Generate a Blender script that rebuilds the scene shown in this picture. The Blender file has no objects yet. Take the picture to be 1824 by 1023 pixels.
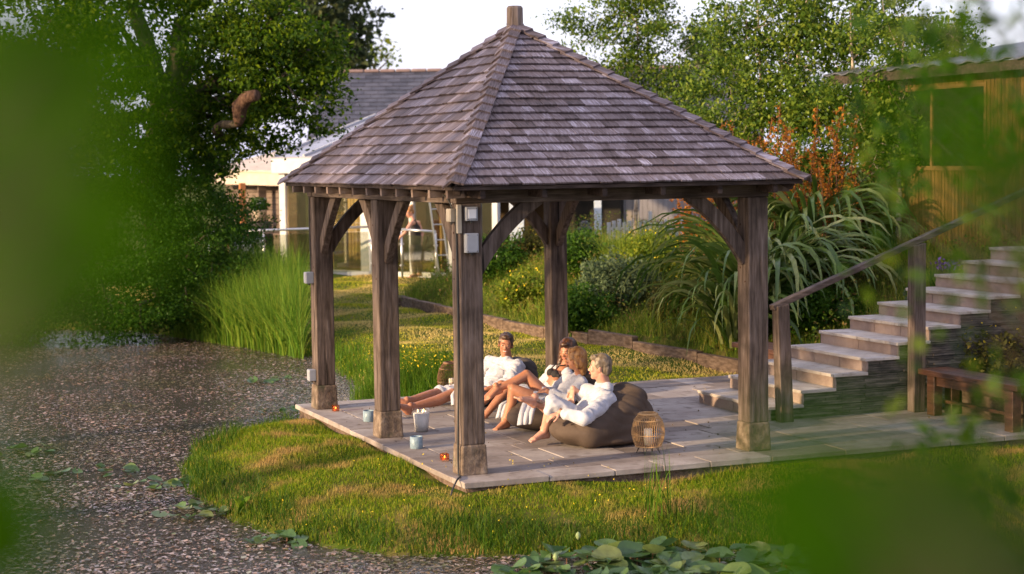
import bpy, bmesh, math, random
import numpy as np
from mathutils import Vector, Matrix, noise as mnoise
random.seed(7); rng = np.random.default_rng(7)
sc = bpy.context.scene
COL = sc.collection
PI = math.pi
V = Vector
# ------------------------------------------------------------------ camera, sky, sun, exposure
cam = bpy.data.cameras.new('camera'); camo = bpy.data.objects.new('camera', cam); COL.objects.link(camo)
CP = V((-4.967, -13.272, 2.575)); pitch, yaw, roll = .0718, .3879, -.0135
fw = V((math.sin(yaw)*math.cos(pitch), math.cos(yaw)*math.cos(pitch), -math.sin(pitch)))
rt = V((math.cos(yaw), -math.sin(yaw), 0)); up = rt.cross(fw)
rt, up = rt*math.cos(roll)+up*math.sin(roll), up*math.cos(roll)-rt*math.sin(roll)
mw = Matrix((rt, up, -fw)).transposed().to_4x4(); mw.translation = CP
camo.matrix_world = mw
cam.sensor_width = 36; cam.lens = 3096.2/1824*36; cam.clip_start = .05; cam.clip_end = 600
cam.dof.use_dof = True; cam.dof.focus_distance = 16.0; cam.dof.aperture_fstop = 2.3
sc.camera = camo
SUN_EL, SUN_AZ = math.radians(13), math.radians(-97)      # azimuth from +Y towards +X
world = bpy.data.worlds.new('World'); sc.world = world; world.use_nodes = True
wt = world.node_tree; bg = wt.nodes['Background']
sky = wt.nodes.new('ShaderNodeTexSky'); sky.sky_type = 'NISHITA'; sky.sun_disc = False
sky.sun_elevation = SUN_EL; sky.sun_rotation = SUN_AZ; sky.dust_density = 2.5; sky.air_density = 1.0
wm = wt.nodes.new('ShaderNodeMixRGB'); wm.blend_type = 'MIX'; wm.inputs[0].default_value = .55
wm.inputs[2].default_value = (7.3, 7.1, 8.9, 1)     # thin bright evening cloud over the whole sky
wt.links.new(sky.outputs[0], wm.inputs[1]); wt.links.new(wm.outputs[0], bg.inputs[0])
bg.inputs[1].default_value = .108
sl = bpy.data.lights.new('sun', 'SUN'); sl.energy = 4.6; sl.angle = math.radians(1.2); sl.color = (1, .73, .42)
so = bpy.data.objects.new('sun', sl); COL.objects.link(so)
sd = V((math.sin(SUN_AZ)*math.cos(SUN_EL), math.cos(SUN_AZ)*math.cos(SUN_EL), math.sin(SUN_EL)))
so.rotation_euler = sd.to_track_quat('Z', 'Y').to_euler(); so.location = (-20, 0, 12)
sc.view_settings.view_transform = 'Standard'; sc.view_settings.look = 'None'
sc.view_settings.exposure = 1.08; sc.view_settings.gamma = 1
sc.cycles.max_bounces = 6; sc.cycles.transparent_max_bounces = 12; sc.cycles.sample_clamp_indirect = 6

# ------------------------------------------------------------------ materials
def nt(name):
    m = bpy.data.materials.new(name); m.use_nodes = True
    return m, m.node_tree.nodes, m.node_tree.links, m.node_tree.nodes['Principled BSDF']
def c4(c): return (c[0], c[1], c[2], 1)
def ramp(N, cols):
    r = N.new('ShaderNodeValToRGB'); e = r.color_ramp.elements
    n = len(cols)
    e[0].position = 0; e[0].color = c4(cols[0]); e[1].position = 1; e[1].color = c4(cols[-1])
    for i in range(1, n-1):
        x = e.new(i/(n-1)); x.color = c4(cols[i])
    return r
def surf(name, cols, scale=6, stretch=(1,1,1), rough=.8, bump=.3, detail=6, coord='Object', lohi=(.3,.7), metal=0, obj_var=.0, isl_var=0.0, spots=None, bscale=None, dist=.02, spec=.3, uv=False, cracks=None):
    m, N, L, P = nt(name)
    tc = N.new('ShaderNodeTexCoord'); mp = N.new('ShaderNodeMapping'); mp.inputs['Scale'].default_value = stretch
    L.new(tc.outputs['UV' if uv else coord], mp.inputs[0])
    n = N.new('ShaderNodeTexNoise'); n.inputs['Scale'].default_value = scale; n.inputs['Detail'].default_value = detail; n.inputs['Roughness'].default_value = .62
    L.new(mp.outputs[0], n.inputs[0])
    mr = N.new('ShaderNodeMapRange'); mr.inputs[1].default_value = lohi[0]; mr.inputs[2].default_value = lohi[1]
    L.new(n.outputs[0], mr.inputs[0]); fac = mr.outputs[0]
    if obj_var or isl_var:
        oi = N.new('ShaderNodeObjectInfo'); ge = N.new('ShaderNodeNewGeometry')
        a = N.new('ShaderNodeMath'); a.operation = 'ADD'; L.new(oi.outputs['Random'], a.inputs[0])
        if isl_var: L.new(ge.outputs['Random Per Island'], a.inputs[1])
        else: a.inputs[1].default_value = 0
        f = N.new('ShaderNodeMath'); f.operation = 'FRACT'; L.new(a.outputs[0], f.inputs[0])
        mx = N.new('ShaderNodeMath'); mx.operation = 'MULTIPLY_ADD'; L.new(f.outputs[0], mx.inputs[0]); mx.inputs[1].default_value = 2*max(obj_var, isl_var); mx.inputs[2].default_value = -max(obj_var, isl_var)
        ad = N.new('ShaderNodeMath'); ad.operation = 'ADD'; ad.use_clamp = True; L.new(fac, ad.inputs[0]); L.new(mx.outputs[0], ad.inputs[1]); fac = ad.outputs[0]
    r = ramp(N, cols); L.new(fac, r.inputs[0]); col = r.outputs[0]
    if spots:
        n2 = N.new('ShaderNodeTexNoise'); n2.inputs['Scale'].default_value = spots[1]; n2.inputs['Detail'].default_value = 5
        L.new(tc.outputs[coord], n2.inputs[0])
        m2 = N.new('ShaderNodeMapRange'); m2.inputs[1].default_value = spots[2]; m2.inputs[2].default_value = spots[3]; L.new(n2.outputs[0], m2.inputs[0])
        mi = N.new('ShaderNodeMixRGB'); L.new(m2.outputs[0], mi.inputs[0]); L.new(col, mi.inputs[1]); mi.inputs[2].default_value = c4(spots[0]); col = mi.outputs[0]
    if cracks:
        mq = N.new('ShaderNodeMapping'); mq.inputs['Scale'].default_value = cracks[0]; mq.inputs['Location'].default_value = (3.1,1.7,.4); L.new(tc.outputs[coord], mq.inputs[0])
        n4 = N.new('ShaderNodeTexNoise'); n4.inputs['Scale'].default_value = cracks[1]; n4.inputs['Detail'].default_value = 3; n4.inputs['Distortion'].default_value = .4; L.new(mq.outputs[0], n4.inputs[0])
        m4 = N.new('ShaderNodeMapRange'); m4.inputs[1].default_value = cracks[2]; m4.inputs[2].default_value = cracks[2]+.035; L.new(n4.outputs[0], m4.inputs[0])
        x4 = N.new('ShaderNodeMixRGB'); L.new(m4.outputs[0], x4.inputs[0]); L.new(col, x4.inputs[1]); x4.inputs[2].default_value = (.012,.008,.006,1); col = x4.outputs[0]
    L.new(col, P.inputs['Base Color']); P.inputs['Roughness'].default_value = rough; P.inputs['Metallic'].default_value = metal
    P.inputs['Specular IOR Level'].default_value = spec
    if bump:
        b = N.new('ShaderNodeBump'); b.inputs['Strength'].default_value = bump; b.inputs['Distance'].default_value = dist
        if bscale:
            n3 = N.new('ShaderNodeTexNoise'); n3.inputs['Scale'].default_value = bscale; n3.inputs['Detail'].default_value = 6; L.new(mp.outputs[0], n3.inputs[0]); L.new(n3.outputs[0], b.inputs['Height'])
        else: L.new(n.outputs[0], b.inputs['Height'])
        L.new(b.outputs[0], P.inputs['Normal'])
    return m
def leafm(name, cols, tr=.4, rough=.5, big=None, veins=False, spec=.14):
    m, N, L, P = nt(name)
    ge = N.new('ShaderNodeNewGeometry'); oi = N.new('ShaderNodeObjectInfo')
    a = N.new('ShaderNodeMath'); a.operation = 'ADD'; L.new(ge.outputs['Random Per Island'], a.inputs[0]); L.new(oi.outputs['Random'], a.inputs[1])
    f = N.new('ShaderNodeMath'); f.operation = 'FRACT'; L.new(a.outputs[0], f.inputs[0])
    r = ramp(N, cols); L.new(f.outputs[0], r.inputs[0]); col = r.outputs[0]
    if big:
        tc = N.new('ShaderNodeTexCoord'); n = N.new('ShaderNodeTexNoise'); n.inputs['Scale'].default_value = big[1]; n.inputs['Detail'].default_value = 4
        L.new(tc.outputs['Object'], n.inputs[0]); mr = N.new('ShaderNodeMapRange'); mr.inputs[1].default_value = big[2] if len(big) > 2 else .42; mr.inputs[2].default_value = big[3] if len(big) > 3 else .62; L.new(n.outputs[0], mr.inputs[0])
        mi = N.new('ShaderNodeMixRGB'); L.new(mr.outputs[0], mi.inputs[0]); L.new(col, mi.inputs[1]); mi.inputs[2].default_value = c4(big[0]); col = mi.outputs[0]
    if veins:
        tc = N.new('ShaderNodeTexCoord'); n = N.new('ShaderNodeTexNoise'); n.inputs['Scale'].default_value = 22; L.new(tc.outputs['Object'], n.inputs[0])
        mi = N.new('ShaderNodeMixRGB'); mi.blend_type = 'OVERLAY'; mi.inputs[0].default_value = .45; L.new(col, mi.inputs[1]); L.new(n.outputs[0], mi.inputs[2]); col = mi.outputs[0]
    L.new(col, P.inputs['Base Color']); P.inputs['Roughness'].default_value = rough; P.inputs['Specular IOR Level'].default_value = spec
    t = N.new('ShaderNodeBsdfTranslucent'); L.new(col, t.inputs[0]); mx = N.new('ShaderNodeMixShader'); mx.inputs[0].default_value = tr
    L.new(P.outputs[0], mx.inputs[1]); L.new(t.outputs[0], mx.inputs[2]); L.new(mx.outputs[0], N['Material Output'].inputs[0])
    return m
def glassm(name, tint=(.9,.95,.93), mixf=.82, rough=.02):
    m, N, L, P = nt(name); N.remove(P)
    t = N.new('ShaderNodeBsdfTransparent'); t.inputs[0].default_value = c4(tint); g = N.new('ShaderNodeBsdfGlossy'); g.inputs['Roughness'].default_value = rough
    lw = N.new('ShaderNodeLayerWeight'); lw.inputs[0].default_value = .25
    mr = N.new('ShaderNodeMapRange'); mr.inputs[3].default_value = 1-mixf; mr.inputs[4].default_value = .5; L.new(lw.outputs['Fresnel'], mr.inputs[0])
    mx = N.new('ShaderNodeMixShader'); L.new(mr.outputs[0], mx.inputs[0]); L.new(t.outputs[0], mx.inputs[1]); L.new(g.outputs[0], mx.inputs[2]); L.new(mx.outputs[0], N['Material Output'].inputs[0])
    return m
def emit(name, col, s):
    m, N, L, P = nt(name); P.inputs['Base Color'].default_value = c4(col); P.inputs['Emission Color'].default_value = c4(col); P.inputs['Emission Strength'].default_value = s
    return m
OAK = [(.016,.010,.007),(.060,.041,.032),(.135,.099,.084),(.25,.205,.19)]
wood_z = surf('oak_upright', OAK, 4, (7,7,.6), .85, .6, lohi=(.2,.8), dist=.012, detail=9, spots=((.022,.015,.012),2.6,.52,.75), cracks=((10,10,.45),1.5,.67))
wood_x = surf('oak_along_x', OAK, 4, (.6,7,7), .85, .6, lohi=(.2,.8), dist=.012, detail=9, spots=((.022,.015,.012),2.6,.52,.75))
wood_y = surf('oak_along_y', OAK, 4, (7,.6,7), .85, .6, lohi=(.2,.8), dist=.012, detail=9, spots=((.022,.015,.012),2.6,.52,.75))
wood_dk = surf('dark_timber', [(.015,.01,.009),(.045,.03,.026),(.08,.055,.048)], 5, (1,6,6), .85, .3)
shingle_m = surf('weathered_shingle', [(.028,.018,.019),(.105,.074,.074),(.195,.155,.172),(.46,.42,.50)], 3, (26,2.0,1), .72, .5, uv=True, lohi=(.25,.78), obj_var=.24, isl_var=.24, dist=.006, spec=.35)
stone_m = surf('post_stone', [(.05,.036,.027),(.14,.10,.075),(.26,.20,.155)], 9, rough=.95, bump=.9, dist=.03, spots=((.05,.055,.03),6,.55,.75))
flag_m = surf('sandstone_flag', [(.13,.10,.085),(.26,.215,.195),(.39,.345,.32)], 2.2, rough=.75, bump=.35, obj_var=.28, isl_var=.28, lohi=(.2,.8), detail=9, spots=((.13,.10,.085),7,.56,.75), bscale=30, dist=.006, spec=.4)
mortar_m = surf('mortar_base', [(.10,.06,.045),(.22,.145,.115),(.34,.24,.2)], 14, rough=.95, bump=.9, dist=.03)
slate_wall_m = surf('stacked_slate', [(.03,.027,.024),(.08,.068,.058),(.14,.12,.10)], 6, (1,1,5), .85, .5, isl_var=.3)
riser_m = surf('stone_riser', [(.2,.14,.12),(.33,.25,.215)], 5, rough=.85, bump=.3, obj_var=.15)
white_m = surf('white_paint', [(.40,.40,.42),(.50,.49,.51)], 4, rough=.5, bump=.05)
metal_m = surf('steel', [(.45,.46,.5),(.6,.6,.62)], 3, rough=.3, bump=0, metal=.9)
grey_pl = surf('grey_plastic', [(.26,.27,.31),(.32,.33,.37)], 8, rough=.5, bump=.05)
beige_pl = surf('beige_plastic', [(.30,.26,.21),(.36,.32,.27)], 8, rough=.5, bump=.05)
dark_pl = surf('dark_plastic', [(.02,.02,.022),(.04,.04,.04)], 8, rough=.6, bump=0)
iron_m = surf('rusty_screw', [(.04,.02,.015),(.10,.05,.03)], 20, rough=.8, bump=.2)
# ------------------------------------------------------------------ object helpers
def tag(o, label=None, cat=None, group=None, kind=None):
    if label: o['label'] = label
    if cat: o['category'] = cat
    if group: o['group'] = group
    if kind: o['kind'] = kind
    return o
def empty(name, loc, label, cat, group=None):
    o = bpy.data.objects.new(name, None); o.location = loc; o.empty_display_size = .1; COL.objects.link(o)
    return tag(o, label, cat, group)
def link(name, me, mat=None, parent=None, smooth=False, kind=None):
    """world-space mesh -> object; kept in place when parented"""
    if mat and not me.materials: me.materials.append(mat)
    if smooth: me.shade_smooth()
    o = bpy.data.objects.new(name, me); COL.objects.link(o)
    if parent:
        o.parent = parent; o.location = -world_loc(parent)
    if kind: o['kind'] = kind
    return o
def world_loc(o):
    l = V(o.location)
    while o.parent: o = o.parent; l = l + V(o.location)
    return l
def raw(verts, faces, name='m', uvs=None):
    me = bpy.data.meshes.new(name); me.from_pydata([tuple(v) for v in verts], [], faces)
    if uvs is not None:
        u = me.uv_layers.new(name='UVMap'); u.data.foreach_set('uv', np.asarray(uvs, dtype=np.float32).ravel())
    return me
def fastmesh(name, verts, nface, k, faces=None):
    """verts (N,3); faces (F,k) array"""
    me = bpy.data.meshes.new(name); verts = np.asarray(verts, dtype=np.float32)
    me.vertices.add(len(verts)); me.vertices.foreach_set('co', verts.ravel())
    me.loops.add(nface*k); me.loops.foreach_set('vertex_index', np.asarray(faces, dtype=np.int32).ravel())
    me.polygons.add(nface); me.polygons.foreach_set('loop_start', np.arange(0, nface*k, k, dtype=np.int32))
    me.polygons.foreach_set('loop_total', np.full(nface, k, dtype=np.int32))
    me.update(calc_edges=True); return me
class MB:
    def __init__(s): s.v = []; s.f = []
    def quadbox(s, pts):            # 8 points: bottom 4 ccw, top 4
        b = len(s.v); s.v += [tuple(p) for p in pts]
        s.f += [tuple(b+i for i in q) for q in ((3,2,1,0),(4,5,6,7),(0,1,5,4),(1,2,6,5),(2,3,7,6),(3,0,4,7))]; return s
    def box(s, x0, x1, y0, y1, z0, z1):
        return s.quadbox([(x0,y0,z0),(x1,y0,z0),(x1,y1,z0),(x0,y1,z0),(x0,y0,z1),(x1,y0,z1),(x1,y1,z1),(x0,y1,z1)])
    def bar(s, a, b, side, w, h):   # box from a to b, width w along side, height h along the third axis
        a, b = V(a), V(b); d = (b-a).normalized(); sd_ = V(side); sd_ = (sd_-d*sd_.dot(d)).normalized(); t = d.cross(sd_)
        S, T_ = sd_*w/2, t*h/2
        return s.quadbox([a-S-T_, a+S-T_, a+S+T_, a-S+T_, b-S-T_, b+S-T_, b+S+T_, b-S+T_])
    def tube(s, path, r, n=8, cap=True):
        path = [V(p) for p in path]; rr = r if hasattr(r, '__len__') else [r]*len(path)
        b = len(s.v); prev = None
        for i, p in enumerate(path):
            d = (path[min(i+1, len(path)-1)]-path[max(i-1, 0)]).normalized()
            if prev is None: prev = d.orthogonal().normalized()
            sx = (prev-d*prev.dot(d)).normalized(); prev = sx; sy = d.cross(sx)
            for k in range(n):
                a = 2*PI*k/n; s.v.append(tuple(p+(sx*math.cos(a)+sy*math.sin(a))*rr[i]))
        for i in range(len(path)-1):
            for k in range(n):
                q = b+i*n; s.f.append((q+k, q+(k+1)%n, q+n+(k+1)%n, q+n+k))
        if cap:
            s.f.append(tuple(b+k for k in reversed(range(n)))); s.f.append(tuple(b+(len(path)-1)*n+k for k in range(n)))
        return s
    def lathe(s, c, prof, n=20):    # prof: (r,z)
        b = len(s.v)
        for r, z in prof:
            for k in range(n):
                a = 2*PI*k/n; s.v.append((c[0]+r*math.cos(a), c[1]+r*math.sin(a), c[2]+z))
        for i in range(len(prof)-1):
            for k in range(n):
                q = b+i*n; s.f.append((q+k, q+(k+1)%n, q+n+(k+1)%n, q+n+k))
        s.f.append(tuple(b+k for k in reversed(range(n)))); s.f.append(tuple(b+(len(prof)-1)*n+k for k in range(n)))
        return s
    def mesh(s, name='m'):
        return raw(s.v, s.f, name)
    def build(s, name, mat, parent=None, smooth=False, kind=None, bevel=0):
        o = link(name, s.mesh(name), mat, parent, smooth, kind)
        if bevel:
            m = o.modifiers.new('bevel', 'BEVEL'); m.width = bevel; m.segments = 2; m.limit_method = 'ANGLE'
        return o
def leaves(centers, size, aspect=.55, up_bias=.3, normals=None, jit=.4):
    """diamond leaves, two triangles folded on the midrib, as one mesh array"""
    n = len(centers); c = np.asarray(centers)
    d = rng.normal(size=(n,3)); d[:,2] -= .3; d /= np.linalg.norm(d, axis=1)[:,None]
    nn = rng.normal(size=(n,3)); nn[:,2] = np.abs(nn[:,2])+up_bias
    s = np.cross(d, nn); s /= np.linalg.norm(s, axis=1)[:,None]+1e-9
    nn = np.cross(s, d)
    L = (size*(1-jit+2*jit*rng.random(n)))[:,None] if np.isscalar(size) else size[:,None]
    W = L*aspect/2
    v = np.empty((n,4,3)); v[:,0] = c-d*L*.5; v[:,1] = c+s*W+nn*W*.35; v[:,2] = c+d*L*.5; v[:,3] = c-s*W+nn*W*.35
    b = np.arange(n)[:,None]*4
    f = np.concatenate([b+np.array([0,1,2]), b+np.array([0,2,3])])
    return v.reshape(-1,3), f
def leafobj(name, centers, size, mat, parent=None, kind=None, **k):
    v, f = leaves(centers, size, **k)
    return link(name, fastmesh(name, v, len(f), 3, f), mat, parent, kind=kind)
def blades(base, h, w, lean, mat, name, parent=None, kind=None, segs=3, droop=.5):
    """grass blades: base (n,3), h,w (n,), lean (n,)"""
    n = len(base); a = rng.random(n)*2*PI; dx = np.stack([np.cos(a), np.sin(a)], 1); tw = rng.random(n)*PI
    sx = np.stack([np.cos(tw), np.sin(tw), np.zeros(n)], 1)
    vs = []
    for i in range(segs+1):
        t = i/segs; p = base.copy(); off = lean*h*(t**1.8)
        p[:,0] += dx[:,0]*off; p[:,1] += dx[:,1]*off; p[:,2] += h*(t-droop*lean*t*t*.6)
        ww = (w*(1-t**1.5)*.5)[:,None]
        if i < segs: vs += [p-sx*ww, p+sx*ww]
        else: vs += [p]
    k = 2*segs+1; v = np.stack(vs, 1).reshape(-1,3); b = np.arange(n)[:,None]*k
    fs = []
    for i in range(segs-1):
        fs += [b+np.array([2*i,2*i+1,2*i+3]), b+np.array([2*i,2*i+3,2*i+2])]
    fs += [b+np.array([2*segs-2,2*segs-1,2*segs])]
    f = np.concatenate(fs)
    return link(name, fastmesh(name, v, len(f), 3, f), mat, parent, kind=kind)

# ------------------------------------------------------------------ ground, pond, patio
WZ = -.3
SH = np.array([(16,-9.2),(7,-6),(3.4,-3.9),(1.9,-2.45),(.7,-1.95),(-.44,-1.62),(-1.1,-1.2),(-1.55,-.5),(-1.8,.5),(-1.85,1.8),(-1.65,3.2),(-1.3,4.2),(-.6,4.85),(0,5.12),(.6,5.25),(1.1,5.7),(1.5,7),(1.8,9),(2.1,11.4),(1.7,13.5),(1.0,16),(.2,17.6),(-1,18.6),(-4,19.4),(-9,18),(-13,12),(-14,3),(-12,-5),(-9,-9),(-5,-10.4),(0,-10.4),(6,-10.9),(16,-12)], float)
def sdist(x, y):                       # positive on land
    P = np.stack([x, y], -1); d = np.full(x.shape, 1e9); ins = np.zeros(x.shape, bool)
    for i in range(len(SH)):
        a, b = SH[i], SH[(i+1) % len(SH)]; e = b-a; w = P-a
        t = np.clip((w@e)/(e@e), 0, 1); q = w-t[..., None]*e; d = np.minimum(d, np.sqrt((q**2).sum(-1)))
        c = (a[1] <= y) != (b[1] <= y)
        xi = a[0]+(y-a[1])*e[0]/(e[1] if e[1] else 1e-9)
        ins ^= c & (x < xi)
    return np.where(ins, -d, d)
def sstep(t): t = np.clip(t, 0, 1); return t*t*(3-2*t)
def edge_x(y): return np.interp(y, [-30,-4,1.4,5.5,10,16.6,20,24,60], [9,6.2,5.75,5.68,5.15,5.0,7,10.2,14])
def ground_z(x, y):
    x = np.asarray(x, float); y = np.asarray(y, float); s = sdist(x, y)
    base = np.interp(y, [-3,0,4.6,7], [-.12,-.09,-.06,.0])+.05*sstep((y-10)/12)
    # beyond the pond on the photographer's side the bank climbs
    base = base+1.1*sstep((-y-9.5)/3.5)*sstep((4-x)/6+.5)
    wig = .025*np.sin(x*3.1+y*1.3)+.02*np.sin(x*1.7-y*4.1)
    land = WZ+(base+wig-WZ)*sstep(np.clip((s+.12)/1.15, 0, 1)**.7)
    h = np.where(s < 0, WZ-.02-.35*sstep(-s/.9), land)
    ex = edge_x(y); r = x-ex-.13
    amp = np.interp(y, [7.5,11,14,30,40], [1.38,1.1,.9,.75,0])*sstep((y+9)/5)
    bank = np.where(r > 0, amp*(.13+.87*sstep(r/3.4)**.9), 0)
    near = sstep((y-1.2)/.5)*(1-sstep((y-3.0)/.4))          # under the steps keep the bank just below them
    st = np.clip((x-3.9)*.373-.25, -.2, 1.4)
    bank = np.where((r > 0), np.where(near > 0, bank*(1-near)+np.minimum(bank, st)*near, bank), 0)
    return h+bank
def gz(x, y): return float(ground_z(np.array([x]), np.array([y]))[0])
def axis(a, b, step, far):
    m = np.arange(a, b+1e-6, step); g = [b]; s = step
    while g[-1] < far: s *= 1.35; g.append(g[-1]+s)
    l = [a]; s = step
    while l[-1] > -far: s *= 1.35; l.append(l[-1]-s)
    return np.concatenate([l[:0:-1], m, g[1:]])
X = axis(-4, 11, .14, 420); Y = axis(-5, 26, .14, 420)
gx, gy = np.meshgrid(X, Y, indexing='ij'); gh = ground_z(gx, gy)
vv = np.stack([gx, gy, gh], -1).reshape(-1, 3); ny = len(Y)
i, j = np.meshgrid(np.arange(len(X)-1), np.arange(ny-1), indexing='ij'); q = (i*ny+j).ravel()
soil_m = surf('lawn_soil', [(.02,.035,.004),(.06,.075,.010),(.13,.11,.03),(.22,.15,.06)], 3.3, rough=1, bump=.8, detail=10, lohi=(.3,.72), dist=.04, spots=((.05,.08,.008),2.2,.46,.58), spec=.05)
g = link('ground', fastmesh('ground', vv, len(q), 4, np.stack([q, q+ny, q+ny+1, q+1], 1)), soil_m, smooth=True, kind='structure')
# water
m, N, L, P = nt('pond_water'); P.inputs['Base Color'].default_value = (.055,.045,.038,1); P.inputs['Roughness'].default_value = .18; P.inputs['Specular IOR Level'].default_value = .4
tc = N.new('ShaderNodeTexCoord'); n = N.new('ShaderNodeTexNoise'); n.inputs['Scale'].default_value = 14; n.inputs['Detail'].default_value = 6; L.new(tc.outputs['Object'], n.inputs[0])
b = N.new('ShaderNodeBump'); b.inputs['Strength'].default_value = .35; b.inputs['Distance'].default_value = .02; L.new(n.outputs[0], b.inputs['Height']); L.new(b.outputs[0], P.inputs['Normal'])
water_m = m
MB().box(-15,16.5,-12.5,20,WZ-.03,WZ).build('pond_water', water_m, kind='structure')
# pond weed: curled brown and green scraps all over the water, pale mauve ones painting sky reflections
def land_pts(n, x0, x1, y0, y1, cond):
    x = rng.uniform(x0, x1, n); y = rng.uniform(y0, y1, n); s = sdist(x, y); k = cond(s, x, y); return x[k], y[k], s[k]
x, y, s = land_pts(420000, -5.5, 4, -4.5, 20, lambda s, x, y: s < .05)
vis = rng.random(len(x)) < np.clip(1.1-.03*(y+4.5), .62, 1); x, y = x[vis], y[vis]
nf = np.array([mnoise.noise((a*.8, b*.8, 3.0)) for a, b in zip(x, y)])
keep = rng.random(len(x)) < .66+nf*1.0; x, y = x[keep], y[keep]
weed_m = leafm('pond_weed', [(.03,.028,.015),(.20,.12,.08),(.30,.25,.235),(.30,.17,.11),(.08,.12,.02),(.46,.39,.38),(.42,.27,.19),(.10,.085,.06),(.34,.28,.265)], .12, .24, spec=.5, big=((.13,.13,.05),.7,.5,.75))
c = np.stack([x, y, np.full(len(x), WZ+.006)+rng.random(len(x))*.008], 1); nL = len(x)
a = rng.random(nL)*2*PI; d = np.stack([np.cos(a), np.sin(a), rng.normal(size=nL)*.09], 1); sx = np.stack([-np.sin(a), np.cos(a), rng.normal(size=nL)*.10], 1)
Ls = (.006+.026*rng.random(nL)**1.9)[:,None]; Ws = Ls*(.35+.5*rng.random(nL)[:,None])
v4 = np.stack([c-d*Ls, c+sx*Ws+np.array([0,0,.003]), c+d*Ls, c-sx*Ws+np.array([0,0,.003])], 1).reshape(-1,3); bb = np.arange(nL)[:,None]*4
f3 = np.concatenate([bb+np.array([0,1,2]), bb+np.array([0,2,3])])
tag(link('pond_weed', fastmesh('pond_weed', v4, len(f3), 3, f3), weed_m), 'brown and green scraps of weed covering the pond, pale mauve ones for reflected sky', 'pond weed', kind='stuff')

# patio: base slab and flags
pat = empty('patio', (2.6, 2.2, 0), 'stone flagged patio', 'patio'); del pat['label']; del pat['category']; pat['kind'] = 'structure'
bm_ = MB()
bm_.box(-.07,5.7,-.27,4.83,-.4,-.014); bm_.build('mortar_bed', surf('dark_mortar', [(.05,.032,.025),(.12,.08,.06),(.2,.14,.11)], 14, rough=.95, bump=.9, dist=.03), pat, bevel=.015)
def flag(x0, x1, y0, y1):
    g = .004; z = random.uniform(-.004, .004); j = lambda: random.uniform(-.004, .004)
    o = MB().quadbox([(x0+g,y0+g,-.048),(x1-g,y0+g,-.048),(x1-g,y1-g,-.048),(x0+g,y1-g,-.048),(x0+g+j(),y0+g+j(),z),(x1-g+j(),y0+g+j(),z+j()*.4),(x1-g+j(),y1-g+j(),z),(x0+g+j(),y1-g+j(),z)]).build('flagstone', flag_m, pat, bevel=.006)
    return o
def flag_rows(x0, x1, y0, y1, hs, ws):
    y = y0; k = 0
    while y < y1-.05:
        h = min(hs[k % len(hs)], y1-y); k += 1
        if y1-y-h < .12: h = y1-y
        x = x0
        while x < x1-.03:
            w = random.choice(ws); w = min(w, x1-x)
            if x1-x-w < .2: w = x1-x
            if h > .5 and w > .5 and random.random() < .3:      # split a big one
                flag(x, x+w, y, y+h*.5); flag(x, x+w, y+h*.5, y+h)
            else: flag(x, x+w, y, y+h)
            x += w
        y += h
flag_rows(-.11, 5.72, -.31, .0, [.31], [.45,.6,.75,.5,.62])
flag_rows(-.11, .2, .0, 4.86, [.6,.45,.75], [.31])
flag_rows(.2, 5.72, .0, 4.86, [.44,.58,.3,.6,.46,.58], [.45,.6,.3,.9,.6,.75])

# ------------------------------------------------------------------ grass
grass_cols = [(.05,.11,.003),(.10,.18,.005),(.16,.24,.007),(.23,.26,.012),(.34,.27,.05)]
grass_m = leafm('grass_blade', grass_cols, .4, .6, big=((.40,.26,.09),1.7,.50,.63))
lush_m = leafm('lush_blade', [(.025,.07,.004),(.055,.14,.006),(.09,.19,.010),(.16,.19,.02)], .45, .5)
def off_patio(x, y): return ~((x > -.14) & (x < 5.75) & (y > -.34) & (y < 4.9))
def sward(n, box, hmin, hmax, mat, name, label, w=.004, segs=2, lean=.8, cond=None):
    x, y, s = land_pts(n, *box, (lambda s, x, y: (s > -.05) & off_patio(x, y)) if cond is None else cond)
    z = ground_z(x, y); hf = np.array([mnoise.noise((a*1.6, b*1.6, 0.0)) for a, b in zip(x, y)])
    h = (hmin+(hmax-hmin)*rng.random(len(x)))*(1+.8*hf)
    return tag(blades(np.stack([x, y, z-.005], 1), h, np.full(len(x), w)*(1+.5*rng.random(len(x))), lean*rng.random(len(x)), mat, name, segs=segs), label, 'grass', kind='stuff')
sward(300000, (-2,5.8,-4,5), .02, .06, grass_m, 'bank_grass', 'short dry grass on the bank in front of the patio', .005)
shore_m = leafm('shore_blade', [(.012,.04,.003),(.03,.085,.005),(.06,.13,.008),(.13,.16,.02)], .4, .5)
sward(90000, (-2,5.8,-4,5), .06, .19, shore_m, 'shore_grass', 'longer green grass along the near pond edge', .006, 3, .9, lambda s, x, y: (s > -.06) & (s < .16+.12*(y < .5)+.30*np.abs(np.sin(x*2.3+y*1.1))) & off_patio(x, y))
sward(5000, (-2,5.8,-4,5), .04, .08, lush_m, 'grass_tufts', 'green tufts scattered on the near bank', .006, 3, .9, lambda s, x, y: (s > .3) & off_patio(x, y) & (np.sin(x*5.3+y*2)+np.sin(y*7.1-x*3) > 1.1))
lawn_m = leafm('lawn_blade', [(.12,.19,.005),(.25,.31,.012),(.38,.37,.02),(.50,.42,.07)], .4, .7, big=((.62,.46,.17),.65,.44,.56))  # golden blade tones mix dry patches with low sunlight put into the colour
sward(110000, (.8,7.5,4.86,24), .02, .045, lawn_m, 'lawn_grass', 'mown lawn behind the gazebo with dry patches and painted golden sunlight', .010, 2, .8, lambda s, x, y: (s > 0) & (x < edge_x(y)) & (y > 4.86))
sward(7000, (.6,2.4,5.0,12), .08, .3, lush_m, 'pondside_weeds', 'loose weeds on the pond margin behind the gazebo', .008, 3, .8, lambda s, x, y: (s > -.1) & (s < .75))

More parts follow.
